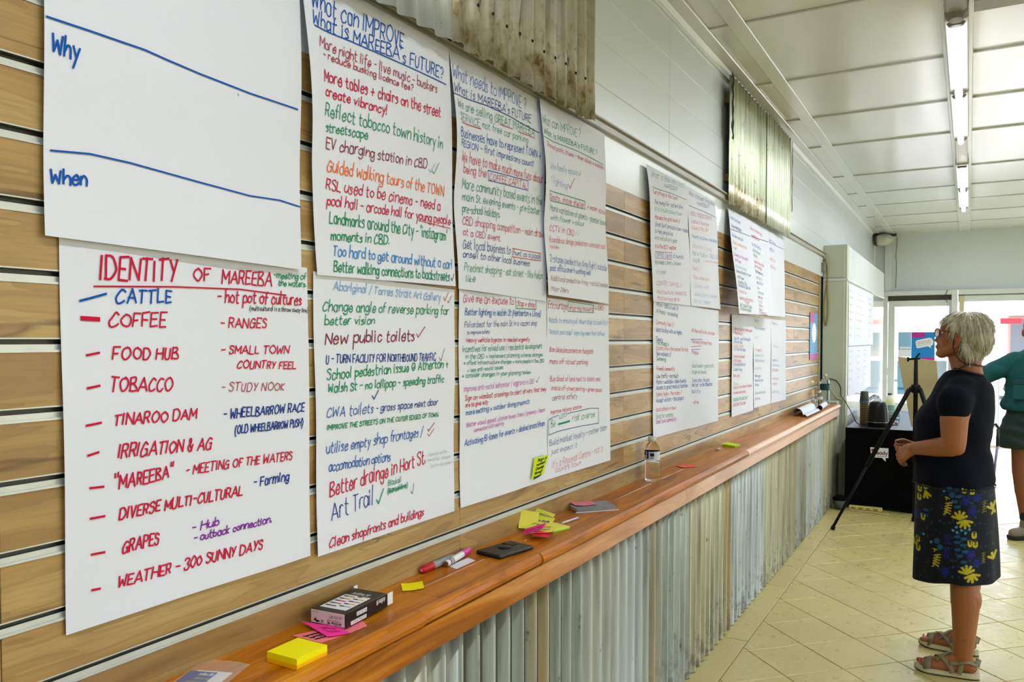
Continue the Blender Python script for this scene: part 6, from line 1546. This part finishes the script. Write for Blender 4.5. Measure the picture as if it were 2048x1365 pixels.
mb = MB(); mb.ell((1.66, cyM+.02, 1.60), (.090, .088, .085)); mb.ell((1.665, cyM+.03, 1.56), (.094, .080, .085)); hmm = remesh(mb, .008, 4); meshobj('hair', hmm, mat('hair_redbrown', (110, 50, 30), .7, noise=(80, .3)), mn)
mb = MB()
mb.loft([(1.675, cyM, 1.435, .085, .080), (1.68, cyM, 1.40, .14, .11), (1.682, cyM, 1.35, .205, .13), (1.685, cyM, 1.25, .225, .145), (1.685, cyM, 1.14, .222, .155), (1.685, cyM, 1.07, .235, .165), (1.687, cyM, 1.01, .262, .175), (1.687, cyM, .975, .250, .170), (1.687, cyM, .965, .225, .155)], 40)
mb.cap2(sL+V((.02, 0, .0)), .076, eL+V((.02, 0, .008)), .068, 20); mb.cap2(sR+V((-.02, 0, .0)), .078, eR+V((0, 0, .04)), .070, 20)
sm2 = remesh(mb, .009, 5)
for v in sm2.vertices:
    x, y, z = v.co; f = .006*math.sin(z*48+x*20+y*10)*(.5+.5*math.sin(x*13+z*7)); v.co.y += -f; v.co.x += f*.6
shirt = meshobj('work_shirt', sm2, mat('green_shirt', (26, 78, 80), .8, spec=.2, noise=(50, .1)), mn)
SHD = mat('green_shirt_dark', (18, 56, 60), .8)
MB().bbox(1.50, 1.60, cyM-.170, cyM-.155, 1.17, 1.205, .003).build('pocket_flap', SHD, shirt); MB().bbox(1.505, 1.595, cyM-.166, cyM-.152, 1.06, 1.172, .003).build('pocket', MATS['green_shirt'], shirt)
mb = MB(); mb.add([(1.60, cyM-.075, 1.445), (1.66, cyM-.10, 1.43), (1.62, cyM-.135, 1.36), (1.58, cyM-.105, 1.39)], [(0, 1, 2, 3)]); oc = mb.build('collar', SHD, shirt); sm_ = oc.modifiers.new('s', 'SOLIDIFY'); sm_.thickness = .006
mb = MB(); mb.loft([(1.685, cyM, .985, .205, .15), (1.69, cyM, .90, .24, .165), (1.69, cyM, .84, .262, .17), (1.69, cyM, .80, .262, .165)], 36)
for s_ in (-1, 1): mb.loft([(1.69+s_*.125, cyM, .84, .135, .15), (1.685+s_*.135, cyM, .76, .130, .145), (1.68+s_*.135, cyM, .685, .122, .135)], 26)
sm3 = remesh(mb, .009, 4)
for v in sm3.vertices: f = .006*math.sin(v.co.z*70+v.co.x*25); v.co.y -= f; v.co.x += f*.5
meshobj('shorts', sm3, mat('shorts_green', (22, 44, 42), .85, noise=(40, .15)), mn)
BOOT = mat('boot_tan', (122, 112, 92), .6); 
for s_, xa in ((-1, 1.617), (1, 1.80)):
    mb = MB(); mb.cap2((xa, cyM, .13), .048, (xa-.004, cyM, .06), .050); mb.cap2((xa-.004, cyM+.01, .052), .045, (xa-.085 if s_ < 0 else xa, cyM-.06 if s_ < 0 else cyM-.15, .045), .040)
    bo = meshobj('boot', remesh(mb, .007, 4), BOOT, mn)
    mb = MB(); e_ = V((xa-.088, cyM-.062, 0)) if s_ < 0 else V((xa, cyM-.155, 0)); mb.cap2((xa, cyM+.012, .022), .05, e_+V((0, 0, .022)), .046); m5 = remesh(mb, .007, 1)
    for v in m5.vertices: v.co.z = min(.030, max(.001, v.co.z))
    meshobj('boot_sole', m5, mat('boot_sole', (34, 30, 28), .8), bo)
    MB().lathe([(.044, .145), (.050, .15), (.050, .20), (.046, .205)], 20, Matrix.Translation((xa, cyM, 0))).build('sock', mat('sock_navy', (24, 34, 50), .9), mn, True)
bpy.context.view_layer.update()
